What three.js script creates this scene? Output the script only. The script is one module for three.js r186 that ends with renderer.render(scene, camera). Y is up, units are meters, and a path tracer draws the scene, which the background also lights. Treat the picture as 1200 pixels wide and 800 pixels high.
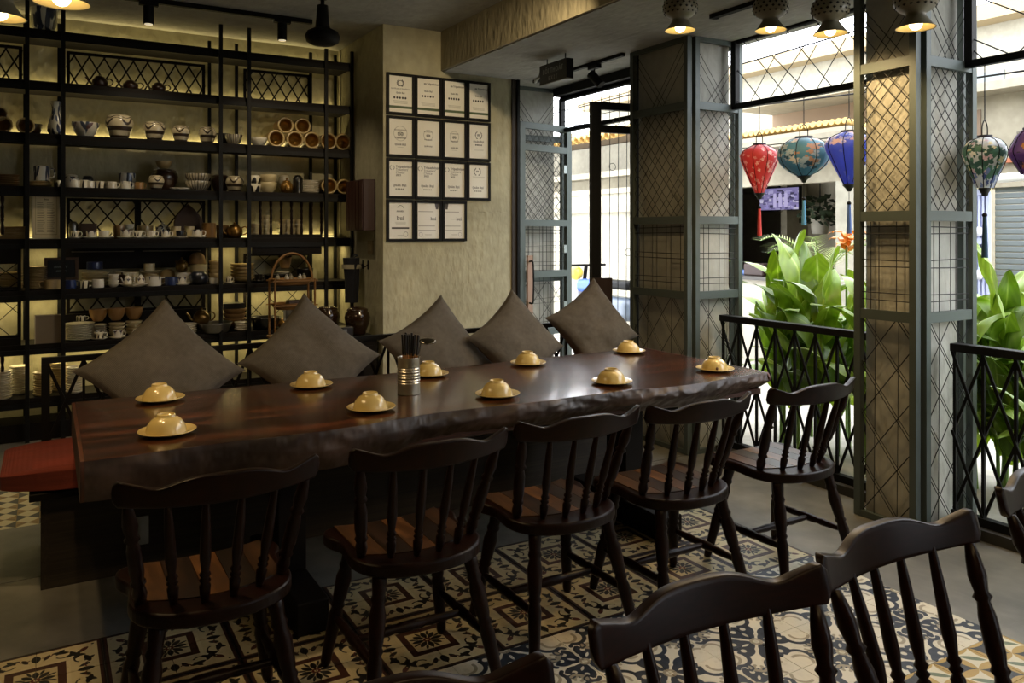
import * as THREE from 'three';
import { mergeGeometries, mergeVertices } from 'three/addons/utils/BufferGeometryUtils.js';
import { RoundedBoxGeometry } from 'three/addons/geometries/RoundedBoxGeometry.js';
import { RectAreaLightUniformsLib } from 'three/addons/lights/RectAreaLightUniformsLib.js';
RectAreaLightUniformsLib.init();

// ---------------------------------------------------------------- camera, sky, exposure
// World: x runs along the table and the dish shelf, z along the window wall; metres; floor at y = 0.
const FOC = 934, CAM_H = 1.45, HOR = 271.5, CS = 0.50450, SN = 0.86341;
const renderer = new THREE.WebGLRenderer({ antialias: true });
renderer.toneMapping = THREE.LinearToneMapping;
renderer.toneMappingExposure = 1.0;
renderer.shadowMap.enabled = true;
const scene = new THREE.Scene();
const camera = new THREE.PerspectiveCamera(2 * Math.atan(400 / FOC) * 180 / Math.PI, 1.5, 0.05, 100);
camera.position.set(0, CAM_H, 0);
camera.lookAt(CS, CAM_H, -SN);
camera.setViewOffset(1200, 800, 0, 400 - HOR, 1200, 800);
scene.background = new THREE.Color(0.95, 0.99, 1.06);
scene.backgroundIntensity = 7.4;
const LAMP = 2.1;         // pendant bulbs, candela
const SPOT = 9;            // track spotlight on the certificates, candela
const SHELFSPOT = 2.2;     // the two track spotlights over the shelf, candela
const STRIP = 24;          // shelf light strips, nits
const WARM = new THREE.Color(1.0, 0.69, 0.33), STRIPC = new THREE.Color(1.0, 0.78, 0.33);

// ---------------------------------------------------------------- from pixels to places
const ray = (u) => { const t = (u - 600) / FOC; return [CS + SN * t, -SN + CS * t]; };
const onZ = (u, v, z) => { const [a, b] = ray(u), d = z / b; return [a * d, CAM_H + (HOR - v) * d / FOC, z, d]; };
const onX = (u, v, x) => { const [a, b] = ray(u), d = x / a; return [x, CAM_H + (HOR - v) * d / FOC, b * d, d]; };
const onY = (u, v, y) => { const [a, b] = ray(u), d = FOC * (CAM_H - y) / (v - HOR); return [a * d, y, b * d, d]; };

// ---------------------------------------------------------------- helpers
let seed = 7;
const rnd = () => { seed = (seed * 1664525 + 1013904223) >>> 0; return seed / 4294967296; };
const rr = (a, b) => a + (b - a) * rnd();
const V3 = (x, y, z) => new THREE.Vector3(x, y, z);
const taken = {};
const numbered = (n) => { const k = (taken[n] = (taken[n] ?? -1) + 1); return k ? n + '_' + String(k).padStart(3, '0') : n; };
function tag(o, label, category, group) { o.userData.label = label; o.userData.category = category; if (group) o.userData.group = group; return o; }
function thing(name, label, category, pos = [0, 0, 0], turn = 0, group) {
  const g = new THREE.Group(); g.name = numbered(name); g.position.set(...pos); g.rotation.y = turn; scene.add(g);
  return tag(g, label, category, group);
}
function structure(name) { const g = new THREE.Group(); g.name = name; g.userData.kind = 'structure'; scene.add(g); return g; }
function obj(name, geo, mat, parent, pos, rot) {
  const m = new THREE.Mesh(geo, mat); m.name = name; m.castShadow = m.receiveShadow = true;
  if (pos) m.position.set(...pos); if (rot) m.rotation.set(...rot);
  (parent ?? scene).add(m); return m;
}
function solo(name, geo, mat, label, category, pos, rot, group) { return tag(obj(numbered(name), geo, mat, scene, pos, rot), label, category, group); }
const boxCache = new Map();
function box(w, h, d, r = 0) {
  const k = [w, h, d, r].map((v) => v.toFixed(4)).join();
  if (!boxCache.has(k)) boxCache.set(k, r ? new RoundedBoxGeometry(w, h, d, 2, r) : new THREE.BoxGeometry(w, h, d));
  return boxCache.get(k);
}
// box given by its corners
const slab = (name, x0, x1, y0, y1, z0, z1, mat, parent, r = 0) => obj(name, box(Math.abs(x1 - x0), Math.abs(y1 - y0), Math.abs(z1 - z0), r), mat, parent, [(x0 + x1) / 2, (y0 + y1) / 2, (z0 + z1) / 2]);
const CYL = {};
const unitCyl = (n) => (CYL[n] ??= new THREE.CylinderGeometry(1, 1, 1, n));
const UP = V3(0, 1, 0);
function rod(name, p, q, r, mat, parent, n = 5) {   // round bar from p to q, a shared unit cylinder scaled
  const a = V3(...p), b = V3(...q), d = b.clone().sub(a), l = d.length();
  const m = obj(name, unitCyl(n), mat, parent); m.position.copy(a).add(b).multiplyScalar(.5);
  m.quaternion.setFromUnitVectors(UP, d.multiplyScalar(1 / l)); m.scale.set(r, l, r); return m;
}
function flat(name, p, q, w, t, mat, parent, normal) { // flat bar from p to q, wide w across normal, thick t along it
  const a = V3(...p), b = V3(...q), y = b.clone().sub(a), l = y.length(); y.multiplyScalar(1 / l);
  const z = V3(...normal).normalize(), x = y.clone().cross(z).normalize();
  const m = obj(name, box(1, 1, 1), mat, parent); m.position.copy(a).add(b).multiplyScalar(.5);
  m.quaternion.setFromRotationMatrix(new THREE.Matrix4().makeBasis(x, y, x.clone().cross(y))); m.scale.set(w, l, t); return m;
}
const lathe = (pts, n = 24) => new THREE.LatheGeometry(pts.map((p) => new THREE.Vector2(p[0], p[1])), n);
const tube = (pts, r, seg = 16, n = 6, closed = false) => new THREE.TubeGeometry(new THREE.CatmullRomCurve3(pts.map((p) => V3(...p)), closed), seg, r, n, closed);
function clipLine(px, py, dx, dy, x0, x1, y0, y1) {
  let t0 = -1e9, t1 = 1e9;
  for (const [p, d, lo, hi] of [[px, dx, x0, x1], [py, dy, y0, y1]]) {
    if (Math.abs(d) < 1e-9) { if (p < lo || p > hi) return null; continue; }
    let a = (lo - p) / d, b = (hi - p) / d; if (a > b) [a, b] = [b, a]; t0 = Math.max(t0, a); t1 = Math.min(t1, b);
  }
  return t1 - t0 > .02 ? [[px + dx * t0, py + dy * t0], [px + dx * t1, py + dy * t1]] : null;
}
// ---------------------------------------------------------------- noise and textures
function noise2(n, sd) { // value noise that repeats
  const g = new Float32Array(n * n); let s = sd; for (let i = 0; i < n * n; i++) { s = (s * 1664525 + 1013904223) >>> 0; g[i] = s / 4294967296; }
  const f = (t) => t * t * (3 - 2 * t);
  return (x, y) => { x = ((x % n) + n) % n; y = ((y % n) + n) % n; const i = x | 0, j = y | 0, u = f(x - i), v = f(y - j), a = (i + 1) % n, b = (j + 1) % n; return (g[j * n + i] * (1 - u) + g[j * n + a] * u) * (1 - v) + (g[b * n + i] * (1 - u) + g[b * n + a] * u) * v; };
}
function fbm(base, oct, sd) { const l = []; for (let k = 0; k < oct; k++) l.push(noise2(base << k, sd + k * 17)); return (x, y) => { let s = 0, a = .5, t = 0; for (let k = 0; k < oct; k++) { const m = base << k; s += a * l[k](x * m, y * m); t += a; a *= .5; } return s / t; }; }
function dataTex(w, h, fn, srgb, rep) { // fn(x, y in 0..1) -> [r, g, b] 0..1
  const d = new Uint8Array(w * h * 4);
  for (let j = 0; j < h; j++) for (let i = 0; i < w; i++) { const c = fn(i / w, j / h), k = (j * w + i) * 4; for (let q = 0; q < 3; q++) d[k + q] = Math.max(0, Math.min(255, c[q] * 255)); d[k + 3] = 255; }
  const t = new THREE.DataTexture(d, w, h); t.wrapS = t.wrapT = THREE.RepeatWrapping; t.magFilter = THREE.LinearFilter; t.minFilter = THREE.LinearMipmapLinearFilter; t.generateMipmaps = true;
  if (srgb) t.colorSpace = THREE.SRGBColorSpace; if (rep) t.repeat.set(rep, rep); t.needsUpdate = true; return t;
}
function canvasTex(w, h, draw) {
  const c = document.createElement('canvas'); c.width = w; c.height = h; draw(c.getContext('2d'), w, h);
  const t = new THREE.CanvasTexture(c); t.colorSpace = THREE.SRGBColorSpace; t.wrapS = t.wrapT = THREE.RepeatWrapping; return t;
}
const mixc = (a, b, t) => a.map((v, i) => v + (b[i] - v) * t);
const std = (color, roughness = .6, extra = {}) => new THREE.MeshStandardMaterial({ color, roughness, ...extra });

const nA = fbm(4, 5, 11), nB = fbm(8, 4, 53), nC = fbm(32, 3, 91);
const plasterBump = dataTex(512, 512, (x, y) => { const v = .5 * nC(x * 1.6, y * .7) + .3 * fbmS(x, y) + .2 * nC(y, x); return [v, v, v]; });
function fbmS(x, y) { const w = nB(x, y) * .08; return nA(x * 6 + w, y * 2 + w); }
const plasterMap = dataTex(512, 512, (x, y) => { const t = .86 + .22 * (nA(x, y) - .5) + .10 * (nC(x, y) - .5); return [t, t * .99, t * .97]; }, true);
// walls carry uv in metres (see wallBox), so one repeat is 1.6 m
plasterBump.repeat.set(.62, .62); plasterMap.repeat.set(.62, .62);
const M = {};
M.plaster = new THREE.MeshStandardMaterial({ color: '#c3bfa4', map: plasterMap, bumpMap: plasterBump, bumpScale: .012, roughness: .92 });
M.plasterGrey = new THREE.MeshStandardMaterial({ color: '#c4c5bd', map: plasterMap, bumpMap: plasterBump, bumpScale: .01, roughness: .92 });
M.ceiling = new THREE.MeshStandardMaterial({ color: '#b3b4b0', map: plasterMap, bumpMap: plasterBump, bumpScale: .008, roughness: .95 });
const low = (color, roughness) => new THREE.MeshPhysicalMaterial({ color, roughness, specularIntensity: .35 });
M.black = low('#0d0c0b', .6);
M.iron = low('#121212', .5);
M.shelfWood = low('#120d09', .6);
M.steel = std('#4c5552', .5, { metalness: .15 });
M.wire = std('#1c1d1c', .6, { metalness: .3 });
M.bulb = new THREE.MeshStandardMaterial({ color: '#fff3d8', emissive: new THREE.Color(1, .78, .45), emissiveIntensity: 9, roughness: .4 });
M.strip = new THREE.MeshStandardMaterial({ color: '#fff0c0', emissive: STRIPC, emissiveIntensity: 2.2, roughness: .5 });
function wallUV(geo) { // uv in metres on every face of a box-like geometry
  const g = geo.index ? geo.toNonIndexed() : geo.clone(), p = g.attributes.position, n = g.attributes.normal, uv = [];
  for (let i = 0; i < p.count; i++) { const ax = Math.abs(n.getX(i)), ay = Math.abs(n.getY(i)); if (ax > .6) uv.push(p.getZ(i), p.getY(i)); else if (ay > .6) uv.push(p.getX(i), p.getZ(i)); else uv.push(p.getX(i), p.getY(i)); }
  g.setAttribute('uv', new THREE.Float32BufferAttribute(uv, 2)); return g;
}
const wallBox = (name, x0, x1, y0, y1, z0, z1, mat, parent) => { const g = wallUV(new THREE.BoxGeometry(x1 - x0, y1 - y0, z1 - z0).translate((x0 + x1) / 2, (y0 + y1) / 2, (z0 + z1) / 2)); return obj(name, g, mat, parent); };

// ================================================================ ROOM
const CEIL = 3.04, SOFF = 2.73, XIN = 3.6, XWIN = 3.98;
{
  const c = structure('ceiling');
  wallBox('ceiling_slab', -4.2, 2.71, CEIL, CEIL + .2, -7.05, 3.2, M.ceiling, c);
  const s = structure('trim_1'); // lowered beam along the window wall
  wallBox('soffit_board', 2.73, 4.12, SOFF - .006, SOFF, -6.6, 3.2, M.ceiling, s);
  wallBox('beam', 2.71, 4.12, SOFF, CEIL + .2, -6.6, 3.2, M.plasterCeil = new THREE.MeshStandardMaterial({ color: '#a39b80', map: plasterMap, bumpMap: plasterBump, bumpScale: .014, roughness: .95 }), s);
  const b = structure('wall_back');
  wallBox('niche_wall', -4.2, 2.3, 0, CEIL, -7.05, -6.83, M.plaster, b);
  wallBox('pier_wall', 2.224, 3.4, 0, CEIL, -6.9, -5.76, M.plaster, b);
  wallBox('pier_edge', 3.4, 4.12, 0, SOFF, -6.9, -6.42, M.plaster, b);
  const l = structure('wall_left'); wallBox('wall_face', -4.4, -4.2, 0, CEIL, -7.05, 3.2, M.plaster, l);
  const f = structure('wall_front'); wallBox('wall_face', -4.4, 4.12, 0, CEIL, 3.2, 3.4, M.plaster, f);
  const r = structure('wall_right'); wallBox('wall_face', 3.6, 4.12, 0, SOFF, -.35, 1.3, M.plaster, r); wallBox('wall_face', 3.6, 4.12, 0, SOFF, 2.8, 3.2, M.plaster, r); wallBox('parapet', 3.78, 3.95, 0, .85, 1.3, 2.8, M.plaster, r);  // unseen stretch; wall and opening are sized for daylight fill on the near chairs
}
// ---------------------------------------------------------------- floor: concrete with strips of printed cement tiles
const conc = dataTex(512, 512, (x, y) => { const a = nA(x, y), b = nB(x, y), c = nC(x, y); const t = .43 + .34 * (a - .5) + .18 * (b - .5) + .08 * (c - .5); return [t * 1.02, t, t * .93]; }, true, .45);
const concR = dataTex(256, 256, (x, y) => { const t = .46 + .3 * (nA(x, y) - .5); return [t, t, t]; }, false, .45);
M.concrete = new THREE.MeshStandardMaterial({ map: conc, roughnessMap: concR, roughness: 1, bumpMap: plasterBump, bumpScale: .002 });
const TS = .2;
function petal(g, x, y, ang, len, w, col) { g.save(); g.translate(x, y); g.rotate(ang); g.fillStyle = col; g.beginPath(); g.moveTo(0, 0); g.bezierCurveTo(len * .25, -w, len * .75, -w, len, 0); g.bezierCurveTo(len * .75, w, len * .25, w, 0, 0); g.fill(); g.restore(); }
function speckle(g, w, h, col, n, sd) { let s = sd; const q = () => (s = (s * 1664525 + 1013904223) >>> 0) / 4294967296; g.fillStyle = col; for (let i = 0; i < n; i++) { g.globalAlpha = .10 * q(); const r = 2 + 16 * q() * q(); g.beginPath(); g.arc(q() * w, q() * h, r, 0, 7); g.fill(); } g.globalAlpha = 1; }
const texFloral = canvasTex(512, 512, (g, w) => { // brown bordered star squares, two tiles wide
  g.fillStyle = '#bdae85'; g.fillRect(0, 0, w, w);
  g.fillStyle = '#3a1f16'; g.fillRect(0, 0, w, 20); g.fillRect(0, w - 20, w, 20); g.fillRect(0, 0, 20, w); g.fillRect(w - 20, 0, 20, w);
  g.fillStyle = '#120d0b'; g.fillRect(0, 0, w, 9); g.fillRect(0, w - 9, w, 9); g.fillRect(0, 0, 9, w); g.fillRect(w - 9, 0, 9, w);
  g.translate(256, 256);
  for (let k = 0; k < 4; k++) { g.save(); g.rotate(k * Math.PI / 2);
    for (const s of [-1, 1]) { // corner sprays
      g.save(); g.scale(s, 1);
      petal(g, 60, -205, .3, 70, 17, '#17130f'); petal(g, 75, -180, -.9, 54, 14, '#17130f'); petal(g, 130, -190, 1.2, 62, 15, '#17130f'); petal(g, 175, -150, 2.4, 52, 15, '#17130f'); petal(g, 110, -150, -.2, 70, 12, '#17130f');
      petal(g, 200, -200, 2.5, 46, 12, '#4d2217'); petal(g, 30, -160, -1.1, 48, 14, '#17130f');
      g.strokeStyle = '#17130f'; g.lineWidth = 7; g.beginPath(); g.arc(105, -178, 34, .2, 2.6); g.stroke(); g.strokeStyle = '#4d2217'; g.lineWidth = 6; g.beginPath(); g.arc(40, -205, 24, 0, 2.4); g.stroke();
      g.restore();
    }
    petal(g, 0, -218, Math.PI / 2, 66, 24, '#17130f'); g.fillStyle = '#17130f'; g.beginPath(); g.arc(218, -218, 6, 0, 7); g.fill();
    g.restore(); }
  g.fillStyle = '#c3b48c'; g.fillRect(-128, -128, 256, 256); g.fillStyle = '#3d2015'; g.fillRect(-112, -112, 224, 224); g.fillStyle = '#b9aa82'; g.fillRect(-80, -80, 160, 160);
  for (let k = 0; k < 8; k++) { petal(g, Math.cos(k * Math.PI / 4) * 16, Math.sin(k * Math.PI / 4) * 16, k * Math.PI / 4, 56, 17, '#15110e'); petal(g, Math.cos((k + .5) * Math.PI / 4) * 40, Math.sin((k + .5) * Math.PI / 4) * 40, (k + .5) * Math.PI / 4, 44, 8, '#15110e'); }
  g.fillStyle = '#5a2016'; g.beginPath(); g.arc(0, 0, 18, 0, 7); g.fill(); g.fillStyle = '#bdae85'; g.beginPath(); g.arc(0, 0, 8, 0, 7); g.fill();
  g.setTransform(1, 0, 0, 1, 0, 0); speckle(g, w, w, '#6b5836', 420, 5);
});
const texScroll = canvasTex(512, 512, (g, w) => { // navy and taupe scrolls on cream
  g.fillStyle = '#cfc7b1'; g.fillRect(0, 0, w, w);
  const navy = '#1f2733', taupe = '#968c75';
  const knot = (cx, cy, s) => { g.save(); g.translate(cx, cy); g.scale(s, s);
    for (let k = 0; k < 4; k++) { g.save(); g.rotate(k * Math.PI / 2);
      petal(g, 10, 0, 0, 92, 42, navy); petal(g, 34, 0, .75, 74, 28, navy); petal(g, 34, 0, -.75, 74, 28, navy);
      g.fillStyle = '#c6bea8'; for (const s2 of [-1, 1]) { g.beginPath(); g.arc(74, 20 * s2, 9, 0, 7); g.fill(); } petal(g, 30, 0, 0, 30, 7, '#c6bea8');
      g.restore(); }
    g.fillStyle = taupe; g.beginPath(); g.arc(0, 0, 20, 0, 7); g.fill(); g.fillStyle = '#c6bea8'; g.beginPath(); g.arc(0, 0, 10, 0, 7); g.fill(); g.restore(); };
  for (const [cx, cy] of [[0, 0], [512, 0], [0, 512], [512, 512]]) knot(cx, cy, 1.5);
  g.save(); g.translate(256, 256); g.rotate(Math.PI / 4); knot(0, 0, 1.3); g.restore();
  g.lineCap = 'round';
  for (let k = 0; k < 4; k++) { g.save(); g.translate(256, 256); g.rotate(k * Math.PI / 2); // four medallions half way along the edges
    for (const s of [-1, 1]) { g.save(); g.scale(s, 1);
      g.strokeStyle = navy; g.lineWidth = 20; g.beginPath(); g.arc(66, -196, 58, -.5, 2.1); g.stroke();
      g.beginPath(); g.arc(40, -118, 26, -2.6, .9); g.stroke();
      g.strokeStyle = taupe; g.lineWidth = 15; g.beginPath(); g.arc(40, -206, 44, -.3, 2.3); g.stroke(); g.beginPath(); g.arc(92, -104, 26, .2, 3.9); g.stroke();
      g.strokeStyle = navy; g.lineWidth = 9; g.beginPath(); g.arc(118, -62, 20, 1.5, 5.2); g.stroke();
      g.restore(); }
    g.restore(); }
  speckle(g, w, w, '#7a6c4c', 300, 9);
});
const texCircles = canvasTex(512, 512, (g, w) => { // mustard petals round black concave squares
  g.fillStyle = '#c9c1a6'; g.fillRect(0, 0, w, w); const q = 128;
  for (let i = 0; i < 4; i++) for (let j = 0; j < 4; j++) { const x = i * q, y = j * q; if ((i + j) % 2 === 0) { g.fillStyle = '#232320'; g.fillRect(x, y, q, q); } else petal(g, x + 24, y + 24, Math.PI / 4, 113, 20, '#5f6b4e'); }
  for (let i = 0; i <= 4; i++) for (let j = 0; j <= 4; j++) { petal(g, i * q, j * q, 0, q, 27, '#a88a43'); petal(g, i * q, j * q, Math.PI / 2, q, 27, '#a88a43'); }
  speckle(g, w, w, '#6b5836', 260, 3);
});
const texBow = canvasTex(512, 512, (g, w) => { // black and ochre bow ties
  g.fillStyle = '#c9bd94'; g.fillRect(0, 0, w, w); const q = 128;
  for (let i = 0; i < 4; i++) for (let j = 0; j < 4; j++) { const x = i * q, y = j * q, c = (i + j) % 2 ? '#1d1913' : '#8a6a2c'; g.fillStyle = c; g.beginPath(); g.moveTo(x, y); g.lineTo(x + q, y + q); g.lineTo(x + q, y); g.lineTo(x, y + q); g.fill(); g.strokeStyle = '#1d1913'; g.lineWidth = 7; g.beginPath(); g.arc(x + q / 2, y + q * 1.1, q * .62, 3.9, 5.5); g.stroke(); }
});
const tileMat = (t) => new THREE.MeshStandardMaterial({ map: t, roughness: .45, bumpMap: plasterBump, bumpScale: .0012 });
const tileGeo = [];
for (let q = 0; q < 4; q++) { // four quarters of a motif; edges eased
  const g = new RoundedBoxGeometry(TS - .0015, .016, TS - .0015, 1, .0012), p = g.attributes.position, uv = [];
  for (let i = 0; i < p.count; i++) uv.push((p.getX(i) / TS + .5 + (q & 1)) / 2, (-p.getZ(i) / TS + .5 + (q >> 1)) / 2);
  g.setAttribute('uv', new THREE.Float32BufferAttribute(uv, 2)); tileGeo.push(g);
}
const floor = structure('floor');
{
  const XR = 2.97, ROWS = [['floral', -3.2, -2.4, texFloral, 16], ['scroll', -2.4, -1.6, texScroll, 17], ['circle', -1.6, -.4, texCircles, 17], ['bow', -5.4, -4.6, texBow, 20]];
  wallBox('concrete', -4.2, 4.12, -.2, -.008, -6.9, 3.2, M.concrete, floor);                       // bed under the tiles
  const top = (x0, x1, z0, z1) => wallBox('concrete', x0, x1, -.008, 0, z0, z1, M.concrete, floor);
  top(-4.2, 4.12, -6.9, -5.4); top(2.97, 4.12, -5.4, -4.6); top(-4.2, -1.03, -5.4, -4.6);
  top(-4.2, 1.2, -4.6, -3.9); top(1.204, 4.12, -4.6, -3.9); top(-4.2, .3, -3.896, -3.2); top(.304, 4.12, -3.896, -3.2); top(2.97, 4.12, -3.2, -.4); top(-4.2, 4.12, -.4, 3.2); top(-4.2, -.43, -3.2, -.4);
  for (const [kind, z0, z1, tx, n] of ROWS) {
    const m = tileMat(tx), rows = Math.round((z1 - z0) / TS);
    for (let j = 0; j < rows; j++) for (let i = 0; i < n; i++) obj('tile', tileGeo[(i & 1 ? 0 : 1) + 2 * (j & 1 ? 0 : 1)], m, floor, [XR - (i + .5) * TS, -.0078 + .0004 * rnd(), z0 + (j + .5) * TS]);
  }
}

// ---------------------------------------------------------------- wire mesh panels in steel frames
// A panel stands in a plane: o is its lower corner, e the unit vector along its width; wires hang just off the frame.
function meshPanel(parent, name, o, e, w, y0, y1, kind, mat, thin = 1) {
  const g = new THREE.Group(); g.name = name; parent.add(g);
  const at = (s, y) => [o[0] + e[0] * s, y, o[2] + e[2] * s], H = y1 - y0;
  const line = (px, py, dx, dy, r = .0022) => { const c = clipLine(px, py, dx, dy, 0, w, y0, y1); if (c) rod('wire', at(...c[0]), at(...c[1]), r * thin, mat, g, 4); };
  if (kind === 'sparse') { for (const s of [-1, 1]) for (const k of [0, .045, .11]) line(w * (.5 + s * .12) + s * k, y0 + H * .42, s, 1.25); }
  if (kind === 'dense') { const p = .072; for (let k = -16; k < 24; k++) { const off = (k % 2) * .014; line(k * p + off, y0, 1, 1.15, .0026); line(k * p + off, y0, -1, 1.15, .0026); } }
  if (kind === 'grid') { for (let x = .05, i = 0; x < w; x += i++ % 2 ? .095 : .045) line(x, y0, 0, 1, .0026); for (let y = y0 + .05, i = 0; y < y1; y += i++ % 2 ? .13 : .035) line(0, y, 1, rr(-.02, .02), .0026); }
  if (kind === 'large') { const p = .19; for (let k = -8; k < 12; k++) { line(k * p, y0, 1, 1.3, .0026); line(k * p, y0, -1, 1.3, .0026); line(k * p + .018, y0, -1, 1.3); } for (const x of [w * .25, w * .72]) line(x, y0, .01, 1); }
  return g;
}
const BANDS = [[.03, 1.01, 'large'], [1.06, 1.5, 'grid'], [1.555, 2.25, 'dense'], [2.3, 2.7, 'sparse']];
function cageSide(parent, o, e, w, bands = BANDS, fm = M.steel) { // posts, rails and panels of one side
  const nrm = [-e[2], 0, e[0]], at = (s, y) => [o[0] + e[0] * s, y, o[2] + e[2] * s], top = bands[bands.length - 1][1];
  for (const s of [.018, w - .018]) flat('post', at(s, 0.005), at(s, top + .02), .036, .036, fm, parent, nrm);
  const ys = [bands[0][0] - .012]; for (let i = 1; i < bands.length; i++) ys.push((bands[i - 1][1] + bands[i][0]) / 2); ys.push(top + .008);
  for (const y of ys) flat('rail', at(.036, y), at(w - .036, y), (y > .1 && y < top) ? .05 : .03, .03, fm, parent, nrm);
  for (const [a, b, k] of bands) meshPanel(parent, 'mesh_panel', at(.036, 0), e, w - .072, a, b, k, M.wire);
}
function pillar(label, x0, x1, z0, z1) {
  const t = thing('pillar', label, 'pillar', [0, 0, 0], 0);
  wallBox('core', x0 + .04, x1 - .065, 0, SOFF - .006, z0 + .03, z1 - .045, M.plasterGrey, t);
  cageSide(t, [x0, 0, z0], [0, 0, 1], z1 - z0);           // side that faces the room
  cageSide(t, [x0 + .037, 0, z1], [1, 0, 0], x1 - x0 - .037);           // side that faces along the wall
  cageSide(t, [x1, 0, z0], [0, 0, 1], z1 - z0 - .04);
  return t;
}
pillar('broad pillar in a wire cage beside the open mesh doors', 3.6, 4.06, -4.47, -3.88);
pillar('pillar in a wire cage standing between the two iron railings', 3.6, 4.06, -2.65, -2.31);
{ // pillar behind the folded leaf, against the end wall
  const t = thing('pillar', 'plastered pillar in a wire cage behind the folded mesh door', 'pillar');
  wallBox('core', 3.45, 3.98, 0, SOFF, -6.42, -6.06, M.plasterGrey, t); cageSide(t, [3.44, 0, -5.98], [1, 0, 0], .6);
}
// ---------------------------------------------------------------- door leaves and transoms
const LEAF = [[.09, .55, 'large'], [.62, 1.06, 'grid'], [1.11, 1.5, 'grid'], [1.55, 2.14, 'dense'], [2.2, 2.33, 'dense']];
function leaf(label, a, b, simple) {
  const t = thing('mesh_door', label, 'door'), d = V3(b[0] - a[0], 0, b[1] - a[1]), w = d.length(), e = [d.x / w, 0, d.z / w], nrm = [-e[2], 0, e[0]], o = [a[0], 0, a[1]];
  const at = (s, y, k = 0) => [o[0] + e[0] * s + nrm[0] * k, y, o[2] + e[2] * s + nrm[2] * k], fm = simple ? M.iron : M.steel;  // second leaf takes near-black: its backlit silhouette is put into the colour
  for (const s of [.03, w - .03]) flat('stile', at(s, .03), at(s, 2.38), simple ? .075 : .06, .04, fm, t, nrm);
  const ys = simple ? [.06, 2.19, 2.355] : [.06, .585, 1.085, 1.525, 2.17, 2.355];
  for (const y of ys) flat('rail', at(.06, y), at(w - .06, y), .055, .036, fm, t, nrm);
  if (simple) { const g = new THREE.Group(); g.name = 'mesh_panel'; t.add(g);
    for (const s of [.14, .21, .28, .36, .43]) rod('wire', at(s, .08), at(s + .01, 2.17), .003, M.wire, g, 4);
    for (const [s, y] of [[.17, 1.92], [.3, 1.3], [.38, 2.25], [.2, 2.25], [.29, 2.25]]) { const r = obj('ring', new THREE.TorusGeometry(.026, .002, 4, 16), M.wire, g, at(s, y), [0, Math.atan2(-e[2], e[0]), 0]); r.userData.x = 0; }
    obj('kick_plate', box(.17, 1.0, .03), std('#2c1d17', .5), t, at(.06, .62, .03), [0, Math.atan2(-e[2], e[0]), 0]);
  } else { for (const [y0, y1, k] of LEAF) meshPanel(t, 'mesh_panel', at(.06, 0), e, w - .12, y0, y1, k, M.wire, .62);
    obj('kick_plate', box(.06, 1.0, .02), std('#8a6f5c', .6), t, at(.1, .75, .03), [0, Math.atan2(-e[2], e[0]), 0]);
    obj('pull_handle', tube([[0, 0, 0], [0, 0, .05], [0, -.05, .06], [0, -.3, .06], [0, -.35, .05], [0, -.35, 0]], .008, 24), M.iron, t, at(.09, 1.2, .04));
    for (const y of [.8, 1.3, 2.0]) obj('hinge', box(.03, .07, .02), std('#8b9492', .4, { metalness: .5 }), t, at(w - .1, y, .03)); }
  return t;
}
leaf('grey steel mesh door leaf folded back against the plastered wall end', [3.43, -5.76], [4.05, -5.9], false);
leaf('mesh door leaf darkened as a silhouette, standing open beside the broad caged pillar', [3.37, -4.64], [3.99, -4.545], true);
function transom(label, x, z0, z1, y0, y1, wires) {
  const t = thing('transom_window', label, 'window');
  rod('head_rail', [x, y1, z0], [x, y1, z1], .02, M.iron, t, 4); flat('sill_rail', [x, y0, z0], [x, y0, z1], .036, .036, M.iron, t, [1, 0, 0]);
  for (const z of [z0 + .02, z1 - .02]) flat('jamb', [x, y0, z], [x, y1, z], .04, .04, M.iron, t, [1, 0, 0]);
  const g = new THREE.Group(); g.name = 'mesh_panel'; t.add(g);
  const w = z1 - z0;
  for (const [p, q, dx, dy] of wires) { const c = clipLine(p * w, y0 + q * (y1 - y0), dx, dy, 0, w, y0, y1); if (c) rod('wire', [x, c[0][1], z0 + c[0][0]], [x, c[1][1], z0 + c[1][0]], .0032, M.wire, g, 4); }
  return t;
}
const dg = []; for (let i = 0; i < 7; i++) for (const s of [-1, 1]) dg.push([.08 + i * .15 + rr(-.04, .04), 0, s, rr(.9, 1.35)]);
transom('transom of crossed wires over the railing with the three hanging lanterns', XWIN, -3.87, -2.66, 2.285, SOFF - .01, dg);
transom('transom of a few crossed wires over the flowered lantern', XWIN, -2.3, -.36, 2.285, SOFF - .01, [[.05, 0, -1, 1.1], [.12, 0, 1, .9], [.12, 0, -1, .62], [.3, 0, -1, .62], [.5, 0, 1, .7], [.7, 0, -1, .7]]);
{ const gr = []; for (let i = 1; i < 12; i++) gr.push([i / 12, 0, .02 * (i % 3 - 1), 1]); gr.push([0, .28, 1, 0], [0, .66, 1, .02]);
  transom('transom with a light wire grid above the open mesh doors', XWIN, -5.95, -4.5, 2.35, 2.63, gr);
  const t = structure('trim_2'); slab('door_head', 3.9, 4.04, 2.65, SOFF - .008, -5.95, -4.48, M.iron, t); slab('door_jamb', 3.36, 3.402, 0, SOFF - .008, -5.76, -5.745, std('#2b2118', .6), t); slab('door_jamb', 3.402, 3.425, 0, SOFF - .008, -5.8, -5.73, M.iron, t); slab('door_jamb', 3.42, 3.47, 0, SOFF - .008, -5.97, -5.93, M.iron, t); slab('door_jamb', 3.405, 3.43, 0, SOFF - .008, -5.94, -5.9, std('#3b2e22', .6), t); slab('door_jamb', 3.66, 3.7, 0, SOFF - .008, -4.535, -4.49, M.iron, t); }
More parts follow.
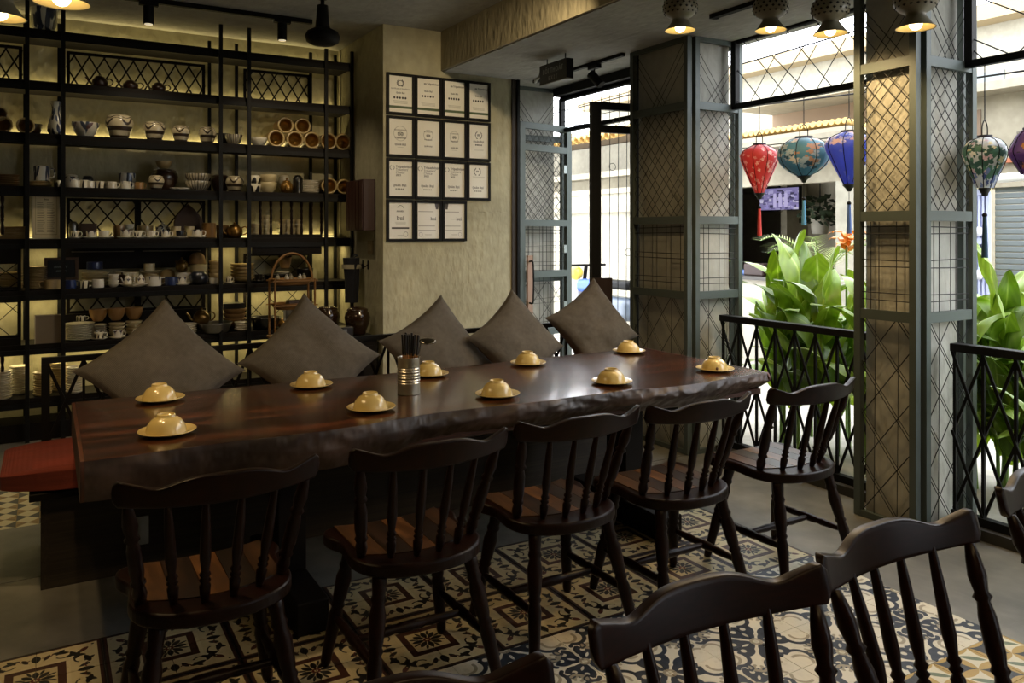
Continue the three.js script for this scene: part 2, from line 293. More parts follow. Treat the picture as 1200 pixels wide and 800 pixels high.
// ---------------------------------------------------------------- iron railings between the pillars
function railing(label, z0, z1) {
  const t = thing('iron_railing', label, 'railing'), x = 3.85;
  slab('top_rail', x - .03, x + .03, .865, .905, z0, z1, M.iron, t, .004); slab('bottom_rail', x - .02, x + .02, .05, .09, z0, z1, M.iron, t); slab('kerb', x - .06, x + .06, 0, .05, z0, z1, std('#2b2a26', .8), t);
  const n = Math.round((z1 - z0) / .145), p = (z1 - z0) / n;
  for (let i = 0; i <= n; i++) flat('baluster', [x, .09, Math.min(z1 - .01, Math.max(z0 + .01, z0 + i * p))], [x, .865, Math.min(z1 - .01, Math.max(z0 + .01, z0 + i * p))], .014, .014, M.iron, t, [1, 0, 0]);
  for (let i = -2; i <= n; i++) for (const s of [-1, 1]) { const k = s > 0 ? i : i + 2, c = clipLine(k * p, .09, s * 2 * p, .775, 0, z1 - z0, .09, .865); if (c) flat('lattice_bar', [x + s * .008, c[0][1], z0 + c[0][0]], [x + s * .008, c[1][1], z0 + c[1][0]], .014, .008, M.iron, t, [1, 0, 0]); }
}
railing('black iron lattice railing below the three hanging lanterns', -3.84, -2.66);
railing('black iron lattice railing in front of the lone canna by the shutter', -2.29, -.37);

// ================================================================ TABLE
const woodTex = dataTex(1024, 512, (x, y) => { // grain runs along x
  const w = nA(x * .6, y) * .18, g = nB(x * .25 + w, y * 3 + w * 2), f = nC(x * .15, y * 4), band = nA(x * .3 + .3, y * 1.5 + w);
  let c = mixc([.15, .065, .032], [.50, .27, .14], Math.min(1, Math.max(0, (g - .3) * 1.7))); c = mixc(c, [.07, .03, .018], Math.max(0, (band - .52) * 2.4)); return c.map((v) => v * (.72 + .56 * f));
}, true);
M.tableTop = new THREE.MeshPhysicalMaterial({ map: woodTex, roughness: .24, clearcoat: .5, clearcoatRoughness: .14, specularIntensity: .8 });
const barkTex = dataTex(512, 256, (x, y) => { const a = nA(x * 2, y), b = nB(x * 2, y * 2); return mixc([.15, .10, .075], [.42, .34, .29], Math.max(0, Math.min(1, (a * .6 + b * .5 - .32) * 2.2))); }, true);
M.bark = new THREE.MeshStandardMaterial({ map: barkTex, roughness: .4, bumpMap: plasterBump, bumpScale: .012 });
M.sawnWood = new THREE.MeshStandardMaterial({ map: woodTex, roughness: .5 });
const TABY = .76;
{
  const t = thing('dining_table', 'long dark wooden table with a thick rough live edge set with bowls', 'table');
  const x0 = .1, x1 = 3.07, N = 150, zf = (x) => -2.755 + .022 * Math.sin(x * 3.1) + .014 * Math.sin(x * 7.7 + 1), zb = (x) => -3.66 - .02 * Math.sin(x * 2.3 + 1) - .025 * (x / 3);
  // top sheet with a slightly rounded arris
  const pos = [], uv = [], idx = [], K = 8;
  for (let i = 0; i <= N; i++) { const x = x0 + (x1 - x0) * i / N; for (let k = 0; k <= K; k++) { const f = k / K, z = zf(x) + (zb(x) - zf(x)) * f; pos.push(x + (i === N ? .03 * (1 - f) * 0 : 0), TABY + (k === 0 ? -.004 : 0), z); uv.push(x / 2.2, f * .9); } }
  for (let i = 0; i < N; i++) for (let k = 0; k < K; k++) { const a = i * (K + 1) + k, b = a + K + 1; idx.push(a, b, a + 1, b, b + 1, a + 1); }
  const g = new THREE.BufferGeometry(); g.setAttribute('position', new THREE.Float32BufferAttribute(pos, 3)); g.setAttribute('uv', new THREE.Float32BufferAttribute(uv, 2)); g.setIndex(idx); g.computeVertexNormals();
  obj('tabletop', g, M.tableTop, t).userData.label = 'polished dark plank top';
  // front live edge: bulging rough face, and the rest of the body
  const ep = [], eu = [], ei = [], R = 14, th = (x) => .125 + .02 * Math.sin(x * 2.1) - .05 * Math.max(0, (x - 2.7) / .37);
  for (let i = 0; i <= N * 2; i++) { const x = x0 + (x1 - x0) * i / (N * 2); for (let k = 0; k <= R; k++) { const f = k / R, T = th(x);
    const lf = .35 + .65 * Math.min(1, Math.max(0, (x - .5) / .9)); const rough = k === 0 ? 0 : .024 * (nB(x * .9, f * .4) - .5) + .014 * (nC(x * .9, f * .22) - .5); const bulge = lf * (.02 * Math.sin(Math.PI * Math.min(1, f * 1.25)) - .05 * f * f * f);
    ep.push(x, TABY - .004 - f * T, zf(x) + bulge + rough * lf * Math.min(1, f * 4)); eu.push(x / 1.4, f * .12); } }
  for (let i = 0; i < N * 2; i++) for (let k = 0; k < R; k++) { const a = i * (R + 1) + k, b = a + R + 1; ei.push(a, a + 1, b, b, a + 1, b + 1); }
  const eg = new THREE.BufferGeometry(); eg.setAttribute('position', new THREE.Float32BufferAttribute(ep, 3)); eg.setAttribute('uv', new THREE.Float32BufferAttribute(eu, 2)); eg.setIndex(ei); eg.computeVertexNormals();
  obj('live_edge', eg, M.bark, t).userData.label = 'rough bark-like edge with a dull sheen';
  for (const [x, T] of [[x0, th(x0)], [x1, th(x1)]]) { // sawn ends
    const s = new THREE.Shape(); const zs = []; for (let k = 0; k <= R; k++) { const f = k / R; zs.push([-(zf(x) + (x < 1 ? .35 : 1) * (.02 * Math.sin(Math.PI * Math.min(1, f * 1.25)) - .05 * f * f * f)) , TABY - .004 - f * T]); }
    s.moveTo(-zb(x), TABY - .001); for (const p of zs) s.lineTo(...p); s.lineTo(-zb(x), TABY - T);
    const eg2 = new THREE.ExtrudeGeometry(s, { depth: .012, bevelEnabled: false }); eg2.rotateY(Math.PI / 2); eg2.translate(x === x0 ? x0 - .012 : x1, 0, 0); obj('sawn_end', eg2, M.sawnWood, t);
  }
  slab('underside', x0, x1, TABY - .115, TABY - .09, -3.63, -2.8, M.sawnWood, t); slab('rear_edge', x0, x1, TABY - .115, TABY - .006, -3.655, -3.62, M.sawnWood, t);
  for (const x of [.83, 2.53]) { slab('leg', x - .055, x + .055, .12, .64, -3.28, -3.12, M.shelfWood, t, .006); slab('foot', x - .06, x + .06, 0, .12, -3.6, -2.84, M.shelfWood, t, .008); slab('bearer', x - .05, x + .05, .6, .645, -3.55, -2.86, M.shelfWood, t); }
}
// ================================================================ BENCH
const benchTex = dataTex(512, 256, (x, y) => { const w = nA(x * .5, y) * .15, g = nC(x * .12, y * 2 + w), h = nB(x * .2, y * 3 + w); return mixc([.30, .26, .20], [.56, .50, .40], Math.max(0, Math.min(1, g * .7 + h * .8 - .3))); }, true); benchTex.repeat.set(1, 1);
const benchWood = new THREE.MeshStandardMaterial({ map: benchTex, color: '#7d766d', roughness: .75 });
{
  const t = thing('bench', 'long dark bench with an iron lattice back behind the table', 'bench'), X0 = -.02, X1 = 3.06;
  slab('front_panel', X0 + .03, X1, 0, .36, -3.78, -3.745, benchWood, t); slab('end_panel', X0, X0 + .03, 0, .37, -4.26, -3.745, benchWood, t); slab('end_panel', X1 - .03, X1, 0, .36, -4.26, -3.79, benchWood, t); slab('seat_board', X0 - .04, X1, .37, .40, -4.28, -3.71, M.shelfWood, t, .004);
  const z = -4.25;
  slab('back_rail', X0, X1, .845, .872, z - .016, z + .016, M.iron, t); slab('back_rail', X0, X1, .44, .465, z - .012, z + .012, M.iron, t);
  for (const x of [X0 + .017, .75, 1.5, 2.25, X1 - .017]) slab('back_post', x - .017, x + .017, .4, .845, z - .017, z + .017, M.iron, t);
  slab('back_post', X0, X0 + .05, 0, .4, z - .05, z - .02, M.iron, t);
  for (let i = 0; i < 20; i++) { const x = X0 + .02 + i * .152; flat('lattice_bar', [x, .46, z + .004], [x + .152, .85, z + .004], .014, .008, M.iron, t, [0, 0, 1]); flat('lattice_bar', [x + .152, .46, z - .006], [x, .85, z - .006], .014, .008, M.iron, t, [0, 0, 1]); if (i) flat('baluster', [x, .46, z], [x, .85, z], .012, .01, M.iron, t, [0, 0, 1]); }
  obj('socket_plate', box(.075, .12, .008, .002), std('#9a998e', .5), t, [...onZ(163, 622, -3.74).slice(0, 2), -3.741]).userData.label = 'pale wall socket plate';
}
const fabricBump = dataTex(256, 256, (x, y) => { const v = .5 + .25 * Math.sin(x * 6.283 * 64) * 1 + .25 * Math.sin(y * 6.283 * 64) + .3 * (nC(x, y) - .5); return [v, v, v]; }, false, 3);
const fabricMap = dataTex(256, 256, (x, y) => { const v = .82 + .2 * (nA(x, y) - .5) + .12 * (nC(x, y) - .5); return [v, v, v]; }, true);
const clothBump = fabricBump.clone(); clothBump.repeat.set(1.5, 1.5); clothBump.needsUpdate = true;
{
  const g = new RoundedBoxGeometry(1, 1, 1, 6, .12), p = g.attributes.position, L = 3.17;
  for (let i = 0; i < p.count; i++) { const x = p.getX(i) * L, y = p.getY(i) * .095, z = p.getZ(i) * .58; const edge = Math.max(0, Math.abs(p.getX(i)) * L - L / 2 + .2) / .2; p.setXYZ(i, x, y * (1 - .25 * edge * edge) + .008 * (nB(x * .4, z) - .5), z + .012 * Math.sin(x * 9) * (y < 0 ? 1 : .3)); }
  g.computeVertexNormals();
  solo('seat_cushion', g, std('#9a3d28', .9, { map: fabricMap, bumpMap: clothBump, bumpScale: .002 }), 'long brick red seat cushion lying on the bench', 'cushion', [1.425, .448, -3.98]);
}
// ================================================================ THROW PILLOWS
M.pillow = new THREE.MeshStandardMaterial({ color: '#70695e', map: fabricMap, roughness: .95, bumpMap: clothBump, bumpScale: .0015 });
function pillowGeo(side, fat, sd) {
  const n = 36, pos = [], idx = [], uv = [];
  for (const f of [1, -1]) for (let j = 0; j <= n; j++) for (let i = 0; i <= n; i++) {
    const a = i / n * 2 - 1, b = j / n * 2 - 1, ed = (1 - a * a) * (1 - b * b);
    const pinch = 1 - .12 * (1 - Math.abs(b) ** 2.2) * Math.abs(a) ** 3, pinch2 = 1 - .12 * (1 - Math.abs(a) ** 2.2) * Math.abs(b) ** 3;
    const wr = .02 * (nB(a * .3 + sd, b * .3 + sd) - .5) + .022 * (nA(a * .25 + sd * 3, b * .25) - .5);
    pos.push(a * side / 2 * pinch, b * side / 2 * pinch2, f * (fat * Math.pow(ed, .42) + wr * Math.pow(ed, .3)) + (i === 0 || j === 0 || i === n || j === n ? 0 : 0)); uv.push(i / n, j / n);
  }
  const K = n + 1; for (let s = 0; s < 2; s++) for (let j = 0; j < n; j++) for (let i = 0; i < n; i++) { const a = s * K * K + j * K + i; s ? idx.push(a, a + K, a + 1, a + 1, a + K, a + K + 1) : idx.push(a, a + 1, a + K, a + 1, a + K + 1, a + K); }
  const g = new THREE.BufferGeometry(); g.setAttribute('position', new THREE.Float32BufferAttribute(pos, 3)); g.setAttribute('uv', new THREE.Float32BufferAttribute(uv, 2)); g.setIndex(idx); g.computeVertexNormals(); return g;
}
[[.47, .80, .53, -.08, -.5, 'beside the bare end of the bench', 0, -4.04], [1.175, .80, .525, -.02, -.5, 'below the bamboo carrying rack', 0, -4.04], [1.90, .77, .52, -.28, -.46, 'behind the can of chopsticks', .08, -4.06], [2.37, .805, .475, -.15, -.4, 'below the folded mesh door', .06, -4.0], [2.975, .85, .475, -.22, -.36, 'in front of the open doorway', -.1, -4.08]].forEach(([x, y, s, roll, tilt, where, yaw, z], i) => {
  const g = pillowGeo(s, .08, .13 + i * .37), e = new THREE.Euler(tilt, yaw, Math.PI / 4 + roll, 'YXZ'); g.applyMatrix4(new THREE.Matrix4().makeRotationFromEuler(e));
  const p = g.attributes.position; for (let k = 0; k < p.count; k++) { const yy = p.getY(k) + y, dip = .515 - yy; if (dip > 0) { p.setY(k, .515 - y - dip * .1); p.setZ(k, p.getZ(k) - dip * .25); } }   // the lower corner is squashed on the seat
  g.computeVertexNormals();
  solo('throw_pillow', g, M.pillow, 'brown grey pillow standing on its corner ' + where, 'pillow', [x, y, z], null, 'grey pillows on the bench');
});
// ================================================================ CHAIRS
const seatTex = dataTex(256, 256, (x, y) => { const w = nA(x, y * .4) * .12, g = nC(x * 1.2 + w, y * .18), h = nB(x * 2 + w, y * .3); return mixc([.50, .44, .37], [.92, .86, .76], Math.max(0, Math.min(1, .5 + (h - .5) * 1.5))).map((v) => v * (.72 + .5 * g)); }, true);
seatTex.repeat.set(2.1, 2.1);
const chairGrain = dataTex(256, 256, (x, y) => { const g = nC(x * .5, y * 2), b = nA(x, y * 2); return mixc([.10, .05, .028], [.24, .125, .07], Math.max(0, Math.min(1, g * .7 + b * .6 - .3))); }, true);
M.chair = new THREE.MeshPhysicalMaterial({ map: chairGrain, color: '#b49a80', roughness: .36, specularIntensity: .36 });
const turned = (prof, r, n = 12) => lathe(prof.map(([a, y]) => [Math.max(a * r, .0004), y]), n);
const legProf = [[.01, 0], [.62, 0], [.75, .04], [.85, .22], [1.0, .42], [.78, .475], [1.02, .5], [.8, .525], [.95, .56], [1.12, .72], [.82, .79], [1.05, .82], [.85, .85], [.95, .92], [1.0, 1.0], [.01, 1.0]];
const spinProf = [[.01, 0], [.58, 0], [.9, .1], [1.0, .18], [.6, .21], [1.0, .235], [.62, .26], [1.0, .29], [.66, .32], [.98, .45], [.8, .78], [.55, 1], [.01, 1]];
const postProf = [[.01, 0], [.7, 0], [1.1, .12], [.8, .2], [1.15, .23], [.85, .26], [1.1, .34], [1.05, .55], [.75, .64], [1.15, .67], [.8, .70], [1.1, .80], [.85, .92], [.6, 1], [.01, 1]];
const strProf = [[.01, 0], [.6, 0], [.75, .1], [1, .3], [.8, .36], [1.05, .4], [1.1, .5], [1.05, .6], [.8, .64], [1, .7], [.75, .9], [.6, 1], [.01, 1]];
const GEO = { leg: turned(legProf, .0235), spin: turned(spinProf, .0155, 10), post: turned(postProf, .018, 10), str: turned(strProf, .016, 10) };
function turnedBar(name, geo, p, q, parent) { const a = V3(...p), d = V3(...q).sub(a), l = d.length(); const m = obj(name, geo, M.chair, parent, p); m.quaternion.setFromUnitVectors(UP, d.multiplyScalar(1 / l)); m.scale.set(1, l, 1); return m; }
function crestGeo() { // bent yoke: ears at the ends, a hump in the middle
  const n = 48, sec = 12, pos = [], uv = [], idx = [], W = .262;
  const top = (s) => { const a = Math.abs(s); return .804 + .02 * Math.exp(-((a / .46) ** 4)) + .024 * Math.max(0, (a - .62) / .38) ** 1.5 - .006 * Math.exp(-(((a - .62) / .14) ** 2)); };
  const bot = (s) => .742 + .014 * s * s; const zc = (s) => .215 - .055 * s * s;
  for (let i = 0; i <= n; i++) { const s = i / n * 2 - 1, t = top(s), b = bot(s), z = zc(s), endr = i === 0 || i === n ? .6 : 1;
    for (let k = 0; k < sec; k++) { const a = k / sec * Math.PI * 2 + Math.PI / sec, cx = Math.sign(Math.cos(a)) * Math.pow(Math.abs(Math.cos(a)), .3), sy = Math.sign(Math.sin(a)) * Math.pow(Math.abs(Math.sin(a)), .22); const y = (t + b) / 2 + sy * (t - b) / 2 * endr; pos.push(s * W, y, z + (y - .77) * .24 + cx * .0125 * endr); uv.push(s * .5, (y - .7) * 3 + k * .02); } }
  for (let i = 0; i < n; i++) for (let k = 0; k < sec; k++) { const a = i * sec + k, b = i * sec + (k + 1) % sec; idx.push(a, a + sec, b, b, a + sec, b + sec); }
  for (const i of [0, n]) { const c = pos.length / 3; let y = 0, z = 0; for (let k = 0; k < sec; k++) { y += pos[(i * sec + k) * 3 + 1] / sec; z += pos[(i * sec + k) * 3 + 2] / sec; } pos.push((i ? 1 : -1) * (W + .004), y, z); uv.push(0, 0); for (let k = 0; k < sec; k++) { const a = i * sec + k, b = i * sec + (k + 1) % sec; i ? idx.push(a, c, b) : idx.push(a, b, c); } }
  const g = new THREE.BufferGeometry(); g.setAttribute('position', new THREE.Float32BufferAttribute(pos, 3)); g.setAttribute('uv', new THREE.Float32BufferAttribute(uv, 2)); g.setIndex(idx); g.computeVertexNormals(); return g;
}
function seatGeo() {
  const s = new THREE.Shape(); // x across, y = towards the back
  s.moveTo(-.18, -.215); s.bezierCurveTo(-.08, -.19, .08, -.19, .18, -.215); s.bezierCurveTo(.228, -.225, .235, -.165, .21, -.12); s.bezierCurveTo(.178, -.06, .218, 0, .205, .06); s.bezierCurveTo(.19, .15, .1, .19, 0, .19); s.bezierCurveTo(-.1, .19, -.19, .15, -.205, .06); s.bezierCurveTo(-.218, 0, -.178, -.06, -.21, -.12); s.bezierCurveTo(-.235, -.165, -.228, -.225, -.18, -.215);
  const g = new THREE.ExtrudeGeometry(s, { depth: .022, bevelEnabled: true, bevelThickness: .009, bevelSize: .009, bevelSegments: 3, curveSegments: 14 }); g.rotateX(Math.PI / 2); g.translate(0, .448, 0); return g;
}
const CR = crestGeo(), ST = seatGeo();
// boards let into the seat, running front to back between the rims
const zFront = (x) => -.196 - .35 * x * x - .02 * (Math.abs(x) / .19) ** 4, zBack = (x) => .105 - 1.6 * x * x;
const PLANKS = [-.185, -.11, -.03, .045, .12, .187].slice(0, 5).map((a, i) => { const b = [-.11, -.03, .045, .12, .187][i], s = new THREE.Shape(), n = 6; for (let k = 0; k <= n; k++) { const x = a + .001 + (b - a - .002) * k / n; k ? s.lineTo(x, zFront(x)) : s.moveTo(x, zFront(x)); } for (let k = n; k >= 0; k--) { const x = a + .001 + (b - a - .002) * k / n; s.lineTo(x, zBack(x)); } const g = new THREE.ExtrudeGeometry(s, { depth: .0035, bevelEnabled: false }); g.rotateX(Math.PI / 2); g.translate(0, .4605, 0); return g; });
const PLM = ['#6e5030', '#3c2a1a', '#815c34', '#2e2015', '#523b25'].map((c) => new THREE.MeshPhysicalMaterial({ map: seatTex, color: c, roughness: .36, clearcoat: .3, clearcoatRoughness: .3 }));
function makeChair() {
  const t = new THREE.Group();
  const st = obj('seat', ST, M.chair, t); st.userData.label = 'dark saddle seat set with brown boards'; PLANKS.forEach((g, i) => obj('plank', g, PLM[i], st));
  obj('crest_rail', CR, M.chair, t);
  for (let i = 0; i < 6; i++) { const s = (i - 2.5) / 2.5, e = i === 0 || i === 5; turnedBar('spindle', e ? GEO.post : GEO.spin, [s * .185, .45, .135 - .085 * s * s], [s * .228, .755, .21 - .05 * s * s], t); }
  const L = [[-1, -1], [1, -1], [-1, 1], [1, 1]].map(([a, b]) => { const p = [a * .215, .002, b > 0 ? .215 : -.225], q = [a * .15, .425, b > 0 ? .115 : -.145]; turnedBar('leg', GEO.leg, p, q, t); return [p, q]; });
  const mid = ([p, q], f) => p.map((v, k) => v + (q[k] - v) * f);
  for (const a of [0, 1]) turnedBar('stretcher', GEO.str, mid(L[a], .40), mid(L[a + 2], .40), t);
  const m0 = mid([mid(L[0], .40), mid(L[2], .40)], .5), m1 = mid([mid(L[1], .40), mid(L[3], .40)], .5); turnedBar('stretcher', GEO.str, m0, m1, t);
  return t;
}
const chairProto = makeChair();
function chair(x, z, turn, label, group) { const t = chairProto.clone(); t.name = numbered('spindle_chair'); t.position.set(x, 0, z); t.rotation.y = turn; scene.add(t); return tag(t, label, 'chair', group); }
const G1 = 'chairs along the long table', G2 = 'chairs of the next table';
chair(.405, -2.4, .0, 'dark spindle back chair at the table end near the red seat cushion', G1);
chair(1.02, -2.395, 0, 'dark spindle back chair drawn up between the end chair and the middle chair', G1);
chair(1.60, -2.44, 0, 'dark spindle back chair at the middle of the long table', G1);
chair(2.135, -2.41, 0, 'dark spindle back chair below the bowl with a brown spot', G1);
chair(2.765, -2.41, 0, 'dark spindle back chair with a pale sunlit seat by the lattice railing', G1);
chair(.385, -.825, Math.PI, 'chair with its back to the table, of which only the crest rail shows', G2);
chair(1.0, -.85, Math.PI - .06, 'large spindle back chair standing on the mustard petal tiles, back towards the table', G2);
chair(1.55, -.86, Math.PI, 'brown spindle back chair whose turned posts rise over the navy scroll tiles', G2);
chair(2.27, -.91, Math.PI, 'spindle back chair on the bare concrete near the railing kerb', G2);

// ================================================================ TABLE SETTING
M.cream = new THREE.MeshPhysicalMaterial({ color: '#cdb676', roughness: .22, clearcoat: .5, clearcoatRoughness: .1 });
const bowlDown = lathe([[.0585, 0], [.0592, .002], [.0575, .012], [.053, .026], [.044, .039], [.033, .047], [.027, .049], [.0265, .056], [.0245, .0575], [.0235, .055], [.0235, .050], [.001, .0495]], 32);
const saucerGeo = lathe([[.001, .004], [.045, .0035], [.05, .006], [.066, .010], [.0805, .014], [.082, .0125], [.080, .0105], [.062, .004], [.05, 0], [.001, 0]], 36);
M.brownSpot = std('#4a2b12', .4);
[[188, 469, 'at the pillow beside the bare bench end'], [196, 508, 'near the sawn table end'], [365, 453, 'in front of the second pillow'], [435, 480, 'between the chopstick can and the live edge'], [503, 440, 'behind the can of chopsticks'], [583, 464, 'near the live edge above the middle chair'], [619, 427, 'in front of the pillow below the folded door'], [717, 449, 'near the live edge above the fourth chair'], [737, 413, 'in front of the pillow by the doorway'], [838, 434, 'at the table corner by the railing']].forEach(([u, v, where], i) => {
  const p = onY(u, v, TABY); const x = p[0], z = p[2];
  const s = solo('saucer', saucerGeo, M.cream, 'cream saucer under an upturned bowl ' + where, 'saucer', [x, TABY, z], [0, i, 0], 'saucers on the table'); s.scale.setScalar(1.15);
  const b = solo('rice_bowl', bowlDown, M.cream, 'cream bowl upside down on a saucer ' + where, 'bowl', [x - .004, TABY + .0045, z], [0, i * 1.7, 0], 'upturned bowls on the table'); b.scale.setScalar(1.12);
  if (i === 9) { const k = obj('brown_spot', new THREE.SphereGeometry(.006, 10, 8), M.brownSpot, b); const a = 1.15 - i * 1.7; k.position.set(Math.sin(-1.35 - 15.3 + 15.3) * 0, .012, 0); const an = Math.atan2(.9, -.55); const dirx = -.55, dirz = .83; const c = Math.cos(i * 1.7), sn = Math.sin(i * 1.7); k.position.set((dirx * c - dirz * sn) * .056, .014, (dirx * sn + dirz * c) * .056); k.scale.set(1, 1.2, 1); b.rotation.y = i * 1.7; }
});
{ // ribbed can with chopsticks and a spoon
  const [x, , z] = onY(479, 461, TABY), rp = [[.001, 0], [.036, 0], [.0375, .002], [.0365, .005]]; for (let y = .032; y < .0865; y += .0015) rp.push([.0365 + .0014 * Math.sin((y - .032) / .009 * 6.283), y]); rp.push([.0365, .112], [.0375, .115], [.0358, .115], [.0352, .11], [.0352, .003], [.001, .003]);
  solo('tin_can', lathe(rp, 32), std('#b9b4a6', .3, { metalness: .9 }), 'ribbed bare tin can holding chopsticks on the table', 'can', [x, TABY, z]).scale.set(1.3, 1.36, 1.3);
  const wood = std('#9a6a34', .55), dark = std('#15110f', .4);
  for (let i = 0; i < 12; i++) {
    const a = i * 2.4, r = .008 + .026 * ((i * 7 % 12) / 12), tilt = .06 + .05 * rnd(), t = thing('chopstick', 'chopstick with a black end standing in the tin can', 'chopstick', [x + Math.cos(a) * r, TABY + .005, z + Math.sin(a) * r], 0, 'chopsticks in the can');
    const L = .232 + .016 * rnd(); t.rotation.set(Math.sin(a) * tilt * (r / .03), 0, -Math.cos(a) * tilt * (r / .03));
    obj('shaft', new THREE.CylinderGeometry(.0042, .003, L * .72, 6), wood, t, [0, L * .36, 0]); obj('grip', new THREE.CylinderGeometry(.0047, .0043, L * .36, 6), dark, t, [0, L * .85, 0]);
  }
  const sp = thing('spoon', 'steel spoon leaning out of the tin can', 'spoon', [x + .012, TABY + .01, z + .012]); const ste = std('#8a867e', .22, { metalness: 1 });
  obj('handle', tube([[0, 0, 0], [.012, .09, .006], [.02, .135, .012], [.024, .158, .014]], .0022, 20), ste, sp); sp.scale.setScalar(1.32); const bw = obj('bowl', new THREE.SphereGeometry(.02, 18, 12), ste, sp, [.042, .162, .024]); bw.scale.set(1.35, .36, .95); bw.rotation.set(.45, -.5, .2);
}
// ================================================================ DISH SHELF
const ZF = -6.44, ZB = -6.80, ROW = [2.86, 2.50, 2.135, 1.765, 1.40, 1.045, .67, .30];
const XP = [-.113, .103, 1.157, 1.368, 1.982, 2.2];
{
  const t = thing('display_shelf', 'tall black open shelf full of crockery along the end wall', 'shelf');
  for (const [i, y] of ROW.entries()) {
    slab('shelf_board', -1.3, 2.2, y - .055, y, ZB + .045, ZF, M.shelfWood, t, .004);
    slab('edge_rail', -1.3, 2.2, y - .07, y - .035, ZF, ZF + .014, M.iron, t);
  }
  slab('plinth', -1.3, 2.2, 0, .12, ZB + .05, ZF - .02, M.shelfWood, t);
  for (const [i, x] of [-1.25, ...XP].entries()) { const full = x === 1.157 || x === 1.368 || x < .2; slab('post', x - .013, x + .013, 0, full ? CEIL : 2.95, ZF + .014, ZF + .04, M.iron, t); slab('post', x - .012 - .02, x + .012 - .02, 0, 2.99, ZB - .005, ZB + .02, M.iron, t); }
  // cross lattices stand at the back between the posts
  const lattice = (x0, x1, y0, y1, pitch, slope, w = .011, z = ZB + .025) => { const g = new THREE.Group(); g.name = 'lattice'; t.add(g);
    for (const [a, b, c, d] of [[x0, x1, y0, y0 + .02], [x0, x1, y1 - .02, y1], [x0, x0 + .022, y0, y1], [x1 - .022, x1, y0, y1]]) slab('lattice_frame', a, b, c, d, z - .008, z + .012, M.shelfWood, g);
    for (let k = -14; k < 40; k++) for (const s of [-1, 1]) { const c = clipLine(x0 + k * pitch, y0, s, slope, x0, x1, y0, y1); if (c) flat('lattice_bar', [c[0][0], c[0][1], z + s * .004], [c[1][0], c[1][1], z + s * .004], w, .007, M.shelfWood, g, [0, 0, 1]); } };
  lattice(.13, 1.1, 2.5, 2.79, .1, 1.75); lattice(-1.2, -.15, 2.5, 2.79, .1, 1.75); lattice(1.4, 1.955, 2.5, 2.79, .1, 1.6);
  lattice(.13, .61, 1.4, 1.7, .135, 1.25); lattice(.61, 1.1, 1.4, 1.7, .135, 1.25);
  lattice(.13, .61, .84, .985, .135, 1.45); lattice(.61, 1.1, .84, .985, .135, 1.45);
  lattice(1.4, 1.955, 1.05, 1.27, .17, .95, .005); lattice(1.4, 1.955, .70, .985, .2, 1.05, .005); lattice(-1.2, -.15, 1.05, 1.25, .16, .8, .006, ZF - .03); lattice(-1.2, -.15, .72, .985, .2, 1.0, .005, ZF - .03);
  // solid boards low in the wide bays
  const panel = (x0, x1, y0, y1, z) => slab('back_panel', x0, x1, y0, y1, z - .01, z + .01, M.shelfWood, t);
  panel(.12, 1.1, 1.17, 1.34, ZB + .06); panel(1.4, 1.955, 1.27, 1.345, ZF - .02); panel(-1.2, -.15, 1.25, 1.345, ZF - .02); panel(.12, 1.1, .67, .84, ZB + .06); panel(-1.2, -.15, .62, .72, ZF - .02);
  for (const [x0, x1] of [[.16, .58], [.64, 1.06]]) slab('moulding', x0, x1, 1.298, 1.305, ZB + .071, ZB + .078, std('#6d6350', .5), t);
  // rows of small turned balusters
  const balGeo = lathe([[.004, 0], [.011, 0], [.013, .1], [.008, .3], [.012, .36], [.009, .4], [.012, .44], [.009, .6], [.012, .68], [.008, .74], [.013, .86], [.012, .92], [.011, 1], [.004, 1]], 8);
  const bals = (x0, n, p, y0, y1) => { for (let i = 0; i < n; i++) { const b = obj('baluster', balGeo, M.chair, t, [x0 + i * p, y0, ZF - .04]); b.scale.y = y1 - y0; } };
  bals(1.47, 7, .082, 1.43, 1.71); bals(-.26, 1, .1, 1.43, 1.71); bals(-.36, 1, .1, 1.43, 1.71); bals(-.26, 1, .1, .31, .61); bals(-.36, 1, .1, .31, .61);
  slab('baluster_rail', 1.395, 1.965, 1.40, 1.43, ZF - .06, ZF - .02, M.shelfWood, t); slab('baluster_rail', 1.395, 1.965, 1.69, 1.712, ZF - .06, ZF - .02, M.shelfWood, t);
  // warm light strips on the wall behind the boards
  const NB = [[-.1, .09], [1.17, 1.355], [1.995, 2.185]], ALL = [[-1.2, 2.18]];
  for (const [y, d, k, segs] of [[2.865, 1, .9, ALL], [2.505, 1, 1.1, ALL], [2.14, 1, 1.3, ALL], [1.405, 1, .8, ALL], [1.405, -1, 2.6, NB], [1.045, -1, 2.4, [[-1.2, .09], [1.17, 2.185]]], [.67, -1, 1.9, ALL]]) for (const [xa, xb] of segs) {
    const yy = d > 0 ? y + .006 : y - .062, zs = d > 0 ? ZB - .012 : ZB + .085, w = xb - xa, xm = (xa + xb) / 2; obj('light_strip', box(w, .005, .008), M.strip, t, [xm, yy - d * .003, zs - .001]);
    const L = new THREE.RectAreaLight(STRIPC, STRIP * k, w, .012); L.position.set(xm, yy + d * .003, zs); L.lookAt(xm, yy + d * 5, zs - .0001); L.name = 'strip_light'; scene.add(L);
  }
}
